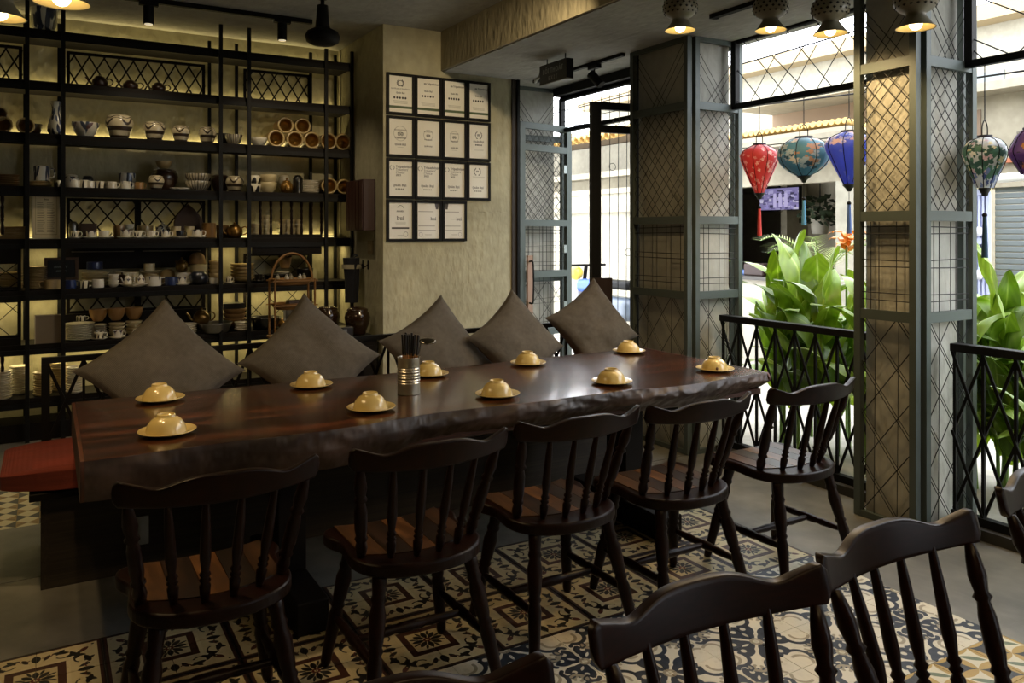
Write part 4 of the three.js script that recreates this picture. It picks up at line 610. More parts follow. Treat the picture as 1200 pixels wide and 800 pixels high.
{ // framed certificates on the pier wall
  const ink = '#232220', rows = [[2.672, 2.352], [2.342, 2.026], [2.016, 1.706], [1.696, 1.376]], xs = [2.247, 2.482, 2.716, 2.938, 3.156];
  const W = 192, H = 264; const text = (g, s, x, y, f, c = ink, al = 'center') => vtext(g, s, x, y, f.replace(/(\d+)px/, (m, n) => Math.round(n * 1.25) + 'px'), c, al);
  const dots = (g, x, y, n, r, p, c = ink) => { g.fillStyle = c; for (let i = 0; i < n; i++) { g.beginPath(); g.arc(x + (i - (n - 1) / 2) * p, y, r, 0, 7); g.fill(); } };
  const lines = (g, y, n, w, p = 8) => { g.fillStyle = '#8d897d'; for (let i = 0; i < n; i++) g.fillRect(W / 2 - w / 2 + (i * 13 % 9), y + i * p, w - (i * 29 % 24), 2); };
  const eyes = (g, x, y, s) => { g.strokeStyle = ink; g.lineWidth = 3 * s; for (const k of [-1, 1]) { g.beginPath(); g.arc(x + k * 11 * s, y, 9 * s, 0, 7); g.stroke(); g.fillStyle = ink; g.beginPath(); g.arc(x + k * 11 * s, y, 4 * s, 0, 7); g.fill(); } g.beginPath(); g.moveTo(x - 22 * s, y - 8 * s); g.quadraticCurveTo(x, y - 18 * s, x + 22 * s, y - 8 * s); g.stroke(); };
  const laurel = (g, x, y, s) => { for (const k of [-1, 1]) for (let i = 0; i < 5; i++) { const a = 1.9 - i * .5; petal(g, x + k * Math.cos(a - .6) * 18 * s, y + Math.sin(a - .6) * 16 * s, k > 0 ? a - 2 : Math.PI - a + 2, 11 * s, 3 * s, ink); } };
  const draw = [
    (g, i) => { if (i === 0) { g.strokeStyle = ink; g.lineWidth = 4; g.beginPath(); g.arc(96, 52, 20, 0, 7); g.stroke(); laurel(g, 96, 52, 1.4); } else { eyes(g, 70, 40, .5); text(g, 'Tripadvisor', 86, 44, 'bold 15px sans-serif', ink, 'left'); }
      text(g, i ? 'Quán Bụi' : 'Certificate of Excellence', 96, 98, (i ? 'bold 13px' : '12px') + ' sans-serif'); text(g, i ? '' : 'Quán Bụi', 96, 128, 'bold 13px sans-serif'); dots(g, 92, 158 - (i ? 28 : 0), 5, 8, 23); lines(g, 180, 3, 120); g.fillStyle = '#4a5a3c'; g.fillRect(0, 216, W, 18); },
    (g, i) => { if (i < 3) { const s = [1, .72, .78][i]; g.strokeStyle = '#6c6a62'; g.lineWidth = 2; g.beginPath(); g.arc(96, 108, 54 * s, 0, 7); g.stroke(); text(g, 'RECOMMENDED', 96, 88, Math.round(11 * s) + 'px sans-serif'); eyes(g, 96, 114, 1.1 * s); text(g, 'Tripadvisor', 96, 146, 'bold ' + Math.round(14 * s) + 'px sans-serif'); text(g, 'QUÁN BỤI', 96, 196, 'bold ' + Math.round(15 * s) + 'px sans-serif'); lines(g, 208, 1, 50); } else { laurel(g, 96, 84, 1.6); eyes(g, 96, 84, .7); text(g, 'Quán Bụi', 96, 140, 'bold 18px serif'); dots(g, 96, 158, 5, 6, 14); lines(g, 190, 2, 100); } },
    (g, i) => { if (i < 3) { laurel(g, 28, 52, .9); text(g, 'Tripadvisor', 58, 52, 'bold 20px sans-serif', ink, 'left'); text(g, 'Travelers’', 58, 74, '19px sans-serif', ink, 'left'); text(g, 'Choice', 58, 95, '19px sans-serif', ink, 'left'); text(g, ['2021', '2022', '2023'][i], 58, 114, 'bold 16px sans-serif', ink, 'left'); } else { laurel(g, 84, 58, 1.6); eyes(g, 84, 56, .6); lines(g, 96, 2, 120); } text(g, 'Quán Bụi', 90, 190, 'bold 19px serif'); dots(g, 90, 210, 5, 5, 15, '#55534c'); },
    (g, i) => { text(g, i ? '' : 'AWARDS', 96, 70, 'bold 13px sans-serif'); if (!i) { g.strokeStyle = ink; g.lineWidth = 3; g.beginPath(); g.arc(96, 48, 26, 3.5, 6); g.stroke(); text(g, 'bui', 96, 128, 'bold 30px serif'); lines(g, 142, 3, 90); g.fillStyle = ink; g.fillRect(24, 180, 144, 11); g.beginPath(); g.arc(140, 230, 17, 0, 7); g.lineWidth = 2; g.stroke(); lines(g, 236, 1, 50); } else { g.fillStyle = '#3b3530'; const x = i === 1 ? 150 : 0; g.beginPath(); g.moveTo(x, 0); g.lineTo(x + 40, 0); g.lineTo(x + 32, 46); g.lineTo(x + 12, 46); g.fill(); text(g, 'bui', 140, 128, 'bold 24px serif'); g.fillStyle = '#77736a'; for (const y of [62, 168, 200]) g.fillRect(12, y, 150 - (y % 40), 4); lines(g, 118, 1, 70); g.strokeStyle = '#6b5f78'; g.lineWidth = 2; g.beginPath(); g.arc(i === 1 ? 32 : 150, 232, 15, 0, 7); g.stroke(); lines(g, 232, 2, 60); } },
  ];
  const kinds = [['with a round seal', 'with a green stripe, below the ceiling corner', 'with a green stripe and a plain middle', 'with a green stripe beside the mesh door'], ['with a large ring emblem', 'with a faint small ring emblem', 'with a thin ring emblem', 'with a laurel over bold dots'], ['with a laurel and four bold lines, above the arch emblem', 'with a laurel and a dark year, above the corner ribbon', 'with a pale laurel and heading', 'with a centred laurel and two lines'], ['with an arch emblem and a bar of bold text', 'with a dark ribbon in its outer corner and a stamp', 'with a dark ribbon in its inner corner']];
  rows.forEach(([yt, yb], r) => { for (let i = 0; i < (r === 3 ? 3 : 4); i++) {
    const x0 = xs[i], x1 = xs[i + 1] - .004, w = x1 - x0, h = yt - yb, t = thing('framed_certificate', 'black framed certificate ' + kinds[r][i], 'certificate', [(x0 + x1) / 2, yb, -5.76], 0, 'certificates on the plastered wall');
    for (const [a, b, c, d] of [[-w / 2, w / 2, 0, .02], [-w / 2, w / 2, h - .02, h], [-w / 2, -w / 2 + .02, .02, h - .02], [w / 2 - .02, w / 2, .02, h - .02]]) slab('frame', a, b, c, d, .001, .02, M.black, t);
    const tx = canvasTex(W, H, (g) => { g.fillStyle = ['#e3dfd4', '#dcd8cd', '#dfdbd0', '#dbd8d0'][r]; g.fillRect(0, 0, W, H); draw[r](g, i); });
    obj('sheet', new THREE.PlaneGeometry(w - .038, h - .038), new THREE.MeshPhysicalMaterial({ map: tx, roughness: .55, clearcoat: .25, clearcoatRoughness: .1 }), t, [0, h / 2, .009]);
  } });
}
{ // fittings on the side of the pier
  const x = 2.222;
  const b = thing('wall_box', 'dark red wooden box mounted on the side of the pier wall', 'box', [x, 1.46, -6.12]); slab('body', -.1, 0, 0, .4, -.2, .2, std('#2e120e', .55), b, .004); for (let i = 0; i < 5; i++) slab('slat', -.106, -.1, .01, .39, -.19 + i * .078, -.125 + i * .078, std('#35140f', .55), b);
  const c = thing('switch_plate', 'pale square switch plate under the dark red box', 'switch', [x, 1.27, -6.02]); slab('plate', -.008, 0, 0, .11, -.055, .055, std('#8d7f60', .6), c); slab('rocker', -.012, -.008, .03, .08, -.03, .03, std('#a39472', .5), c);
  for (const [z, n] of [[-6.2, 'with the apron'], [-6.08, 'that is empty']]) { const h = thing('coat_hook', 'small black coat hook ' + n, 'hook', [x, 1.17, z], 0, 'coat hooks on the pier wall'); slab('plate', -.005, 0, -.02, .05, -.012, .012, M.iron, h); obj('hook', tube([[-.004, .02, 0], [-.03, .0, 0], [-.045, .02, 0], [-.045, .04, 0]], .004, 14), M.iron, h); }
  const ag = new THREE.CylinderGeometry(.075, .06, .36, 20, 6); { const p = ag.attributes.position; for (let i = 0; i < p.count; i++) { const a = Math.atan2(p.getZ(i), p.getX(i)), k = 1 + .14 * Math.sin(a * 5 + p.getY(i) * 6); p.setX(i, p.getX(i) * k * .8); p.setZ(i, p.getZ(i) * k); } ag.computeVertexNormals(); }
  const a = thing('apron', 'navy cloth with a pale band hanging from a coat hook', 'apron', [2.13, 1.06, -6.22]); obj('cloth', ag, std('#10121c', .95), a, [0, 0, 0]); obj('band', new THREE.CylinderGeometry(.078, .078, .035, 20, 1, true), std('#8d8672', .9, { side: THREE.DoubleSide }), a, [0, .11, 0]); obj('loop', tube([[0, .17, 0], [.02, .2, 0], [.05, .2, .01], [.02, .185, .01]], .006, 14), std('#10121c', .95), a);
}
{ // side cabinet in front of the shelf end, with jars and a bamboo rack
  const c = thing('side_cabinet', 'low black cabinet under the brown jars beside the pier', 'cabinet'); slab('body', 1.72, 2.2, 0, .62, -6.28, -5.82, M.shelfWood, c, .005); slab('top', 1.7, 2.21, .62, .645, -6.3, -5.8, M.black, c, .004); for (const x of [1.735, 1.965]) { const d = slab('door', x, x + .22, .05, .58, -5.818, -5.806, M.shelfWood, c); obj('knob', new THREE.SphereGeometry(.012, 10, 8), D.brass, d, [x < 1.8 ? .08 : -.08, 0, .014]); }
  const y = .6455;
  const bx = thing('black_box', 'glossy black box with a grey label at the cabinet edge', 'box', [1.93, y, -5.88]); slab('body', -.1, .08, 0, .085, -.06, .06, gl({ color: '#151517' }), bx, .004); slab('label', -.03, .03, .015, .07, .06, .0612, std('#6d7078', .4), bx);
  for (const [px, pz, n] of [[1.91, -6.16, 'with two handles standing on the box side'], [2.1, -5.99, 'nearest the pier wall']]) { const j = thing('glazed_jar', 'big brown glazed jar ' + n, 'jar', [px, y, pz], 0, 'brown glazed jars'); const b = obj('body', PG.jar, gl({ color: '#2a1b0e', roughness: .18 }), j); b.scale.set(.2, .22, .2); const l = obj('rim', new THREE.TorusGeometry(.066, .01, 8, 24), D.gold, j, [0, .19, 0], [Math.PI / 2, 0, 0]); }
  { const cs = thing('cup', 'black spotted cup on the cabinet beside the brown jars', 'cup', [1.80, y, -5.93]); const b = obj('body', PG.cup, D.cow, cs, [0, .06, 0]); b.scale.set(.075, .07, .075); const h = obj('handle', handleGeo, D.cow, cs, [0, .06, 0]); h.scale.set(.075, .07, .075); const s = obj('base', PG.plate, D.white, cs); s.scale.set(.11, .014, .11); const st = obj('pedestal', PG.mug, D.white, cs, [0, .01, 0]); st.scale.set(.05, .052, .05); }
  const bam = std('#7a5526', .6), r = thing('bamboo_rack', 'bamboo carrying rack with an arched handle and two trays', 'rack', [1.62, y, -6.1]);
  slab('shelf', -.17, .17, .0, .018, -.1, .1, bam, r, .006);
  for (const yy of [.215, .40]) { obj('tray', PG.basin, bam, r, [0, yy, 0]).scale.set(.32, .05, .2); for (const s of [-1, 1]) slab('rail', -.17, .17, yy + .03, yy + .04, s * .1 - .005, s * .1 + .005, bam, r); }
  for (const [sx, sz] of [[-1, -1], [-1, 1], [1, -1], [1, 1]]) rod('upright', [sx * .15, .01, sz * .09], [sx * .15, .45, sz * .09], .008, bam, r, 8);
  const arc = []; for (let i = 0; i <= 12; i++) { const a = Math.PI * i / 12; arc.push([-.158 * Math.cos(a), .42 + .22 * Math.sin(a), 0]); } obj('arched_handle', tube(arc, .009, 36, 8), bam, r);
  for (let i = 0; i < 5; i++) { const s = thing('shaker', 'small pale glass shaker on the upper tray of the bamboo rack', 'shaker', [1.62 - .1 + i * .05, y + .412, -6.1 + (i % 2 - .5) * .07], 0, 'shakers on the bamboo rack'); obj('body', PG.jar, gl({ color: '#9b9482' }), s).scale.set(.036, .06, .036); obj('cap', new THREE.SphereGeometry(.011, 10, 8), D.pew, s, [0, .062, 0]); }
  solo('napkin_box', box(.16, .06, .1, .01), std('#2a1510', .5), 'dark red box on the lower tray of the bamboo rack', 'box', [1.66, y + .215 + .039, -6.1]);
}
M.lens = new THREE.MeshStandardMaterial({ color: '#fff0d8', emissive: new THREE.Color(1, .85, .6), emissiveIntensity: .6, roughness: .3 });
{ // hanging pendant and track lights at the back
  const p = onZ(378, 60, -5.2), t = thing('ceiling_fixture', 'round black fixture hanging on a rod in front of the shelf', 'fixture', [p[0], 0, -5.2]); rod('rod', [0, 2.72, 0], [0, CEIL, 0], .014, M.black, t, 8); obj('collar', lathe([[.001, 2.79], [.05, 2.79], [.042, 2.86], [.036, 2.95], [.001, 2.95]], 20), M.black, t); obj('housing', lathe([[.001, 2.685], [.07, 2.69], [.105, 2.71], [.115, 2.745], [.1, 2.775], [.05, 2.80], [.001, 2.805]], 28), M.black, t); obj('ceiling_cup', lathe([[.001, CEIL - .05], [.03, CEIL - .05], [.05, CEIL - .004], [.001, CEIL - .004]], 20), M.black, t);
  const k = thing('track_light', 'black ceiling track with two spotlights in front of the shelf', 'track light'), z = -5.92; slab('track', .45, 1.72, CEIL - .035, CEIL - .003, z - .018, z + .018, M.black, k);
  for (const x of [.6, 1.5]) { slab('adapter', x - .06, x + .06, CEIL - .055, CEIL - .035, z - .02, z + .02, M.black, k); obj('spot_head', new THREE.CylinderGeometry(.034, .034, .12, 20), M.black, k, [x, CEIL - .12, z]); obj('lens', new THREE.CylinderGeometry(.026, .026, .004, 20), M.lens, k, [x, CEIL - .182, z]); const L = new THREE.SpotLight(new THREE.Color(1, .8, .52), SHELFSPOT, 0, 1.0, .7, 2); L.position.set(x, CEIL - .19, z); L.target.position.set(x, 1.2, z - .35); L.castShadow = true; L.shadow.radius = 1.2; L.name = 'spot_light'; scene.add(L, L.target); }
  const w = thing('track_light', 'short black track with a tilted spotlight over the doors', 'track light'), x2 = 3.55, zz = -4.85; slab('track', x2 - .016, x2 + .016, SOFF - .03, SOFF - .002, -5.7, -4.5, M.black, w); slab('adapter', x2 - .02, x2 + .02, SOFF - .06, SOFF - .03, zz - .06, zz + .06, M.black, w); rod('stem', [x2, SOFF - .11, zz], [x2, SOFF - .055, zz], .006, M.black, w, 6); obj('spot_head', new THREE.CylinderGeometry(.033, .033, .13, 20), M.black, w, [x2, SOFF - .14, zz + .02], [-.7, 0, .3]);
  const w2 = thing('track_light', 'long black track on the beam between the pierced lamps', 'track light'); slab('track', 3.36, 3.40, SOFF - .03, SOFF - .002, -3.42, -1.0, M.black, w2); slab('end_cap', 3.355, 3.405, SOFF - .033, SOFF - .001, -3.45, -3.42, M.black, w2);
}
{ // ceiling track just inside the beam, above the frame; its spotlight washes the certificate wall
  const t = thing('track_light', 'black ceiling track beside the beam with a warm spotlight on the certificates', 'track light'), x = 2.36, z = -3.3; slab('track', x - .018, x + .018, CEIL - .03, CEIL - .002, -3.7, -1.2, M.black, t); slab('adapter', x - .02, x + .02, CEIL - .05, CEIL - .03, z - .06, z + .06, M.black, t);
  const h = obj('spot_head', new THREE.CylinderGeometry(.035, .035, .12, 20), M.black, t, [x, CEIL - .1, z + .03]); const to = V3(2.75, 1.75, -5.76), from = V3(x, CEIL - .1, z + .03), dir = to.clone().sub(from).normalize(); h.quaternion.setFromUnitVectors(UP, dir); const lens = obj('lens', new THREE.CylinderGeometry(.028, .028, .004, 20), M.bulb, t); lens.position.copy(from).addScaledVector(dir, .062); lens.quaternion.copy(h.quaternion);
  const L = new THREE.SpotLight(new THREE.Color(1, .78, .47), SPOT, 0, .62, .8, 2); L.position.copy(from).addScaledVector(dir, .075); L.target.position.copy(to); L.castShadow = true; L.shadow.radius = 1.2; L.name = 'spot_light'; scene.add(L, L.target);
}
{ // exit sign
  const t = thing('exit_sign', 'dark exit sign box hanging under the beam', 'sign', [3.2, 0, -4.84]); slab('case', -.03, .03, 2.54, 2.68, -.18, .18, M.black, t, .004); for (const z of [-.12, .12]) rod('hanger', [0, 2.68, z], [0, SOFF, z], .004, M.iron, t, 6); slab('light_edge', -.031, .031, 2.533, 2.5395, -.178, .178, std('#77766c', .4), t);
  const tx = canvasTex(256, 100, (g, w, h) => { g.fillStyle = '#0d0f0d'; g.fillRect(0, 0, w, h); g.fillStyle = '#8f938c'; vtext(g, 'LỐI THOÁT', w / 2, 52, 'bold 38px sans-serif', '#8f938c', 'center'); vtext(g, 'E X I T', w / 2, 90, 'bold 30px sans-serif', '#8f938c', 'center'); });
  obj('face', new THREE.PlaneGeometry(.352, .135), new THREE.MeshStandardMaterial({ map: tx, roughness: .35 }), t, [-.0305, 2.61, 0], [0, -Math.PI / 2, 0]);
  obj('conduit', tube([[0, 2.62, -.18], [.0, 2.6, -.28], [.05, 2.6, -.36], [.1, 2.66, -.38], [.1, 2.72, -.36]], .009, 30, 8), std('#8f928c', .4), t);
}
// ================================================================ PIERCED CERAMIC PENDANT LAMPS
const lampBody = lathe([[.013, .235], [.03, .232], [.05, .218], [.058, .2], [.052, .184], [.066, .172], [.083, .15], [.09, .122], [.086, .098], [.066, .076], [.043, .064], [.040, .055], [.046, .045], [.062, .022], [.080, .002], [.082, 0], [.079, .0005], [.060, .022], [.042, .045], [.036, .055], [.039, .066], [.062, .08], [.082, .1], [.086, .122], [.079, .148], [.06, .17], [.013, .232]], 40);
M.lampClay = new THREE.MeshPhysicalMaterial({ color: '#7d7763', roughness: .42, clearcoat: .2, clearcoatRoughness: .3, side: THREE.DoubleSide });
M.hole = std('#0b0907', .9);
const lampLining = lathe([[.0775, .0012], [.059, .0225], [.041, .045], [.035, .055], [.034, .075]], 40); M.lining = std('#e2cd8e', .5, { side: THREE.DoubleSide });
const holeGeo = new THREE.OctahedronGeometry(1, 0), bulbGeo = new THREE.SphereGeometry(.027, 20, 14), capGeo = new THREE.CylinderGeometry(.014, .014, .03, 12);
function lamp(u, v, d, ceil, label) { const [a, b] = ray(u); lampAt(a * d, CAM_H + (HOR - v) * d / FOC, b * d, ceil, label); }
function lampAt(x, y, z, ceil, label) {
  const t = thing('ceramic_lamp', label, 'lamp', [x, y, z], 0, 'pierced ceramic lamps');
  obj('shade', lampBody, M.lampClay, t);
  for (let r = 0; r < 4; r++) { const yy = [.092, .111, .131, .151][r], R = [.0815, .0885, .0885, .0825][r]; for (let i = 0; i < 18; i++) { const an = (i + (r % 2) * .5) / 18 * Math.PI * 2, h = obj('hole', holeGeo, M.hole, t, [Math.cos(an) * R, yy, Math.sin(an) * R]); h.scale.set(.0035, .0075, .008); h.rotation.y = -an; } }
  rod('cord', [0, .232, 0], [0, ceil - y - .02, 0], .004, M.black, t, 6); obj('ceiling_cup', new THREE.CylinderGeometry(.045, .045, .02, 20), M.black, t, [0, ceil - y - .01, 0]);
  obj('lining', lampLining, M.lining, t);
  obj('socket', capGeo, M.black, t, [0, .055, 0]); obj('bulb', bulbGeo, M.bulb, t, [0, .018, 0]);
  const L = new THREE.SpotLight(WARM, LAMP, 0, 1.42, .35, 2); L.position.set(x, y - .012, z); L.target.position.set(x, y - 2, z); scene.add(L.target); L.castShadow = true; L.shadow.radius = 1.3; L.name = 'bulb_light'; scene.add(L);
}
lamp(797, 36, 4.2, SOFF, 'pierced ceramic lamp in front of the broad caged pillar');
lamp(903, 36, 4.15, SOFF, 'darker pierced ceramic lamp before the wired transom, over the red lantern');
lamp(973, 40, 3.9, SOFF, 'pierced ceramic lamp before the wired transom, over the blue lantern');
lamp(1073, 33, 3.45, SOFF, 'pierced ceramic lamp at the edge of the caged pillar between the railings');
lamp(0, 21, 2.77, CEIL, 'glowing lamp before the crockery shelf, beside the shelf end');
lamp(72, 4, 2.45, CEIL, 'glowing lamp in front of the blue and white planter');
lampAt(.75, 2.2, -.1, CEIL, 'unseen lamp added as fill light above the chair of which only the crest shows'); lampAt(1.75, 2.2, -.05, CEIL, 'unseen lamp added as fill light near the railing chair'); // two out-of-view lamps added as fill for the nearest chairs

// ================================================================ OUTSIDE
M.street = new THREE.MeshStandardMaterial({ color: '#c8c4ba', map: plasterMap, roughness: .9 });
M.white = new THREE.MeshStandardMaterial({ color: '#bfbbab', map: plasterMap, roughness: .85 });
M.ochre = std('#c9a765', .8); M.facade = new THREE.MeshStandardMaterial({ color: '#b3ac99', map: plasterMap, roughness: .9 });
{ const g = structure('ground'); wallBox('pavement', 4.12, 16, -.3, -.02, -20, 8, M.street, g); wallBox('slab_edge', 4.12, 14, -.3, -.02, 8, 9, M.street, g); }
{ // white garden wall across the alley, behind the doors
  const t = thing('garden_wall', 'white wall with a moulded band and a tiled coping across the alley', 'wall'); const X = 6.8;
  wallBox('wall_body', X, X + .25, -.02, 2.05, -17, -8.3, M.white, t); wallBox('moulding', X - .07, X, 1.72, 1.8, -17, -8.3, M.facade, t); wallBox('moulding', X - .05, X, 1.98, 2.05, -17, -8.3, M.facade, t);
  wallBox('upper_wall', X + .5, X + .7, 2.0, 2.75, -17, -8.3, M.white, t); wallBox('eave', X - .2, X + .7, 2.76, 2.82, -17, -8.3, std('#6b5a44', .8), t);
  const rt = lathe([[.05, 0], [.05, 1]], 8); for (let i = 0; i < 60; i++) { const m = obj('roof_tile', rt, M.ochre, t, [X + .7, 3.02, -16.9 + i * .142]); m.rotation.z = Math.PI / 2 + .28; m.scale.set(1, 1, 1); }
}
{ // neighbour's open front with a television
  const t = thing('house_front', 'open fronted house with a dark room and a white post across the alley', 'house'), X = 6.8, zA = -6.75, zB = -4.72, zc = onX(921, 300, 8.3)[2];
  // a shallow room beside a deep one, both under one ceiling
  wallBox('rear_wall', 8.6, 8.7, -.02, 2.3, zc + .1, zB, M.facade, t); wallBox('rear_wall', 12.4, 12.5, -.02, 2.3, -13, zc, M.facade, t); wallBox('side_wall', X + .8, 12.4, -.02, 2.3, -13.1, -13, M.facade, t); wallBox('side_wall', X + .26, X + .36, -.02, 2.3, -13, -7.2, M.facade, t); wallBox('ceiling_board', X, 12.5, 2.22, 2.3, -13, zB, M.facade, t); wallBox('side_wall', X, 8.6, -.02, 2.3, zB - .1, zB, M.facade, t); wallBox('side_wall', 8.2, 12.4, -.02, 2.3, zc, zc + .1, M.facade, t);
  wallBox('lintel', X - .06, X + .08, 1.95, 2.22, zA, zB, M.facade, t);
  const post = onX(987, 300, X)[2]; wallBox('post', X - .1, X + .1, -.02, 1.95, post, zB, M.white, t);
  wallBox('counter', X + .2, X + .75, -.02, .9, zA, post - .05, std('#b9b2a2', .7), t); wallBox('counter_top', X + .15, X + .8, .9, .94, zA, post - .05, std('#4a4640', .5), t);
  // eave with a row of round tiles
  wallBox('fascia', X - .5, X - .44, 2.32, 2.38, zA, zB, M.facade, t); wallBox('soffit', X - .5, X + .1, 2.3, 2.33, zA, zB, M.facade, t); wallBox('roof_deck', X - .5, 8.7, 2.38, 2.42, zA, zB, std('#a39a86', .9), t);
  const tg = new THREE.CylinderGeometry(.03, .034, .3, 8); for (let i = 0; i < 29; i++) obj('roof_tile', tg, M.ochre, t, [X - .36, 2.45, zA + .04 + i * .07], [0, 0, Math.PI / 2 - .12]);
  wallBox('roof_underside_shade', 7.6, 8.0, 2.42, 2.86, zA, zB, std('#8a7660', .9), t); wallBox('upper_band', 6.95, 8.0, 2.86, 2.93, zA, zB, M.facade, t);  // stands for a roof underside, its shade mixed into the brown; upper_band overhangs it
}
{ // television
  const a = onX(889, 219, 8.2), b = onX(937, 246, 8.2), w = b[2] - a[2], h = .31, t = thing('television', 'flat television showing a pale violet picture across the alley', 'television', [8.2, 1.72, (a[2] + b[2]) / 2]);
  slab('case', 0, .05, 0, h, -w / 2, w / 2, M.black, t, .006); rod('hanging_pole', [.025, h, 0], [.025, 2.22 - 1.72, 0], .015, M.black, t, 8);
  const tx = canvasTex(192, 112, (g, W, H) => { let s = 21; const q = () => (s = (s * 1664525 + 1013904223) >>> 0) / 4294967296; g.fillStyle = '#8f86b8'; g.fillRect(0, 0, W, H); for (let i = 0; i < 130; i++) { g.fillStyle = ['#5b5580', '#b9b2dc', '#46425e', '#a49bd4', '#d7d2ea'][i % 5]; g.fillRect(q() * W, q() * H, 4 + q() * 22, 3 + q() * 12); } g.fillStyle = '#cfc6f2'; for (const x of [70, 96, 124]) { g.fillRect(x, 40, 16, 60); g.beginPath(); g.arc(x + 8, 34, 8, 0, 7); g.fill(); } });
  obj('screen', new THREE.PlaneGeometry(w - .03, h - .03), new THREE.MeshStandardMaterial({ color: '#000', emissive: '#fff', emissiveMap: tx, emissiveIntensity: .75, roughness: .3 }), t, [-.002, h / 2, 0], [0, -Math.PI / 2, 0]);
}
{ // things on the neighbour's counter and wall
  const P2 = (u, x) => onX(u, 0, x)[2]; const y = .9405;
  for (const [u, w, h, c, n, l] of [[880, .2, .06, '#4d6fa8', 'box', 'flat blue box on the counter across the alley'], [893, .3, .14, '#3b2a24', 'box', 'dark brown box on the counter across the alley'], [925, .12, .26, '#1d1d1f', 'coffee_grinder', 'black machine on the counter across the alley'], [948, .2, .1, '#c9b6a8', 'bread_tray', 'pink and white tray on the counter across the alley']]) solo(n, box(w, h, w, .02), std(c, .6), l, n.split('_')[0], [7.2, y + h / 2, P2(u, 7.2)]);
  const hp = onX(961, 250, 8.2), t = thing('hanging_plant', 'bushy plant in a pale pot hanging across the alley', 'plant', [8.2, 0, hp[2]]); obj('pot', PG.cup, std('#a9a291', .8), t, [0, 1.42, 0]).scale.set(.22, .2, .22); rod('cord', [0, 1.6, 0], [0, 2.22, 0], .006, M.iron, t); const lg = leafBlob(.28, 90, 5); obj('foliage', lg, new THREE.MeshStandardMaterial({ color: '#2f3d22', roughness: .8, side: THREE.DoubleSide }), t, [0, 1.68, 0]);
}
function leafBlob(R, n, sd) { let s = sd; const q = () => (s = (s * 1664525 + 1013904223) >>> 0) / 4294967296; const l = []; for (let i = 0; i < n; i++) { const g = new THREE.PlaneGeometry(.09, .06, 2, 1), p = g.attributes.position; for (let k = 0; k < p.count; k++) p.setZ(k, -.02 * Math.abs(p.getX(k) / .045)); const a = q() * 6.28, b = Math.acos(2 * q() - 1), r = R * Math.cbrt(q()); g.rotateX(q() * 3); g.rotateY(q() * 6); g.translate(r * Math.sin(b) * Math.cos(a), r * .8 * Math.cos(b), r * Math.sin(b) * Math.sin(a)); l.push(g); } return mergeGeometries(l); }
{ // house with a roller shutter
  const t = thing('shutter_house', 'cream house with a grey roller shutter across the alley', 'house'), X = 7.6, zs = -4.66, s0 = onX(1166, 300, X)[2], s1 = -1.6;
  wallBox('facade', X, X + .3, 1.86, 2.72, zs, 4, M.facade, t); wallBox('facade', X, X + .3, -.02, 1.86, zs, s0 - .3, M.facade, t); wallBox('cornice', X - .3, X + .3, 2.72, 2.8, zs, 4, M.facade, t); wallBox('door_post', X - .05, X, -.02, 1.95, s0 - .22, s0 - .03, std('#e3d79a', .7), t); wallBox('door_post', X - .09, X - .05, -.02, 1.95, s0 - .13, s0 - .08, std('#cbbd80', .7), t);
  for (let i = 0; i < 34; i++) slab('shutter_slat', X + .05, X + .09, i * .055, i * .055 + .048, s0 - .03, s1, std('#727a7c', .5, { metalness: .2 }), t, .008); wallBox('facade', X, X + .3, -.02, 1.86, s1, 4, M.facade, t);
  wallBox('stain_patch', X - .02, X, 2.1, 2.6, zs, -4.25, std('#7d6a58', .9), t); for (let i = 0; i < 9; i++) slab('brick', X - .05, X, 2.06 + .02 * (i % 3), 2.1 + .02 * (i % 2), zs + .02 + i * .09, zs + .09 + i * .09, std('#a5684c', .9), t);
  rod('pipe', [X - .05, 2.35, s0 + .25], [X - .05, 2.0, s0 + .27], .03, std('#6c6658', .7), t, 10);
}
{ // pale folding gate
  const X = 6.6, a = onX(1128, 300, X)[2], b = onX(1162, 300, X)[2], t = thing('folding_gate', 'pale violet folding gate beside the roller shutter', 'gate'), m = std('#aab0cf', .6); const n = 7; for (let i = 0; i < n; i++) slab('gate_bar', X - .02, X + .02, -.01, 1.78, a + (b - a) * i / n, a + (b - a) * (i + .6) / n, m, t, .005); for (const y of [.1, .8, 1.35, 1.75]) slab('gate_rail', X - .035, X - .02, y, y + .05, a, b, m, t); for (const y of [.5, 1.1, 1.45]) obj('rosette', new THREE.SphereGeometry(.04, 10, 8), std('#d5d7e4', .6), t, [X - .04, y, b - .08]);
  const c = thing('scroll_bracket', 'white iron awning bar with two scrolls over the folding gate', 'bracket'), w = std('#d9d9d6', .5); rod('bar', [X - .1, 1.86, a], [X - .1, 1.92, b + 1.6], .035, w, c, 8);
  for (const z of [b + .05, b + .45]) { const p = []; for (let i = 0; i < 30; i++) { const q = i / 29 * 9; p.push([X - .1, 2.02 + (.02 + .012 * q) * Math.sin(q), z + (.02 + .012 * q) * Math.cos(q)]); } obj('scroll', tube(p, .012, 60, 6), w, c); }
}
{ // buildings far behind
  const t = thing('far_building', 'pale building with cream eaves rising over the alley roofs', 'building'); wallBox('wall_body', 13, 14, -.02, 4.75, -18, 4, M.white, t); wallBox('eave', 12.6, 13, 4.75, 5.0, -18, 4, std('#a08f70', .9), t); for (let i = 0; i < 6; i++) { const w = wallBox('window', 12.97, 13, 2.6, 4, -14 + i * 3, -12.9 + i * 3, std('#77807f', .3), t); }
}
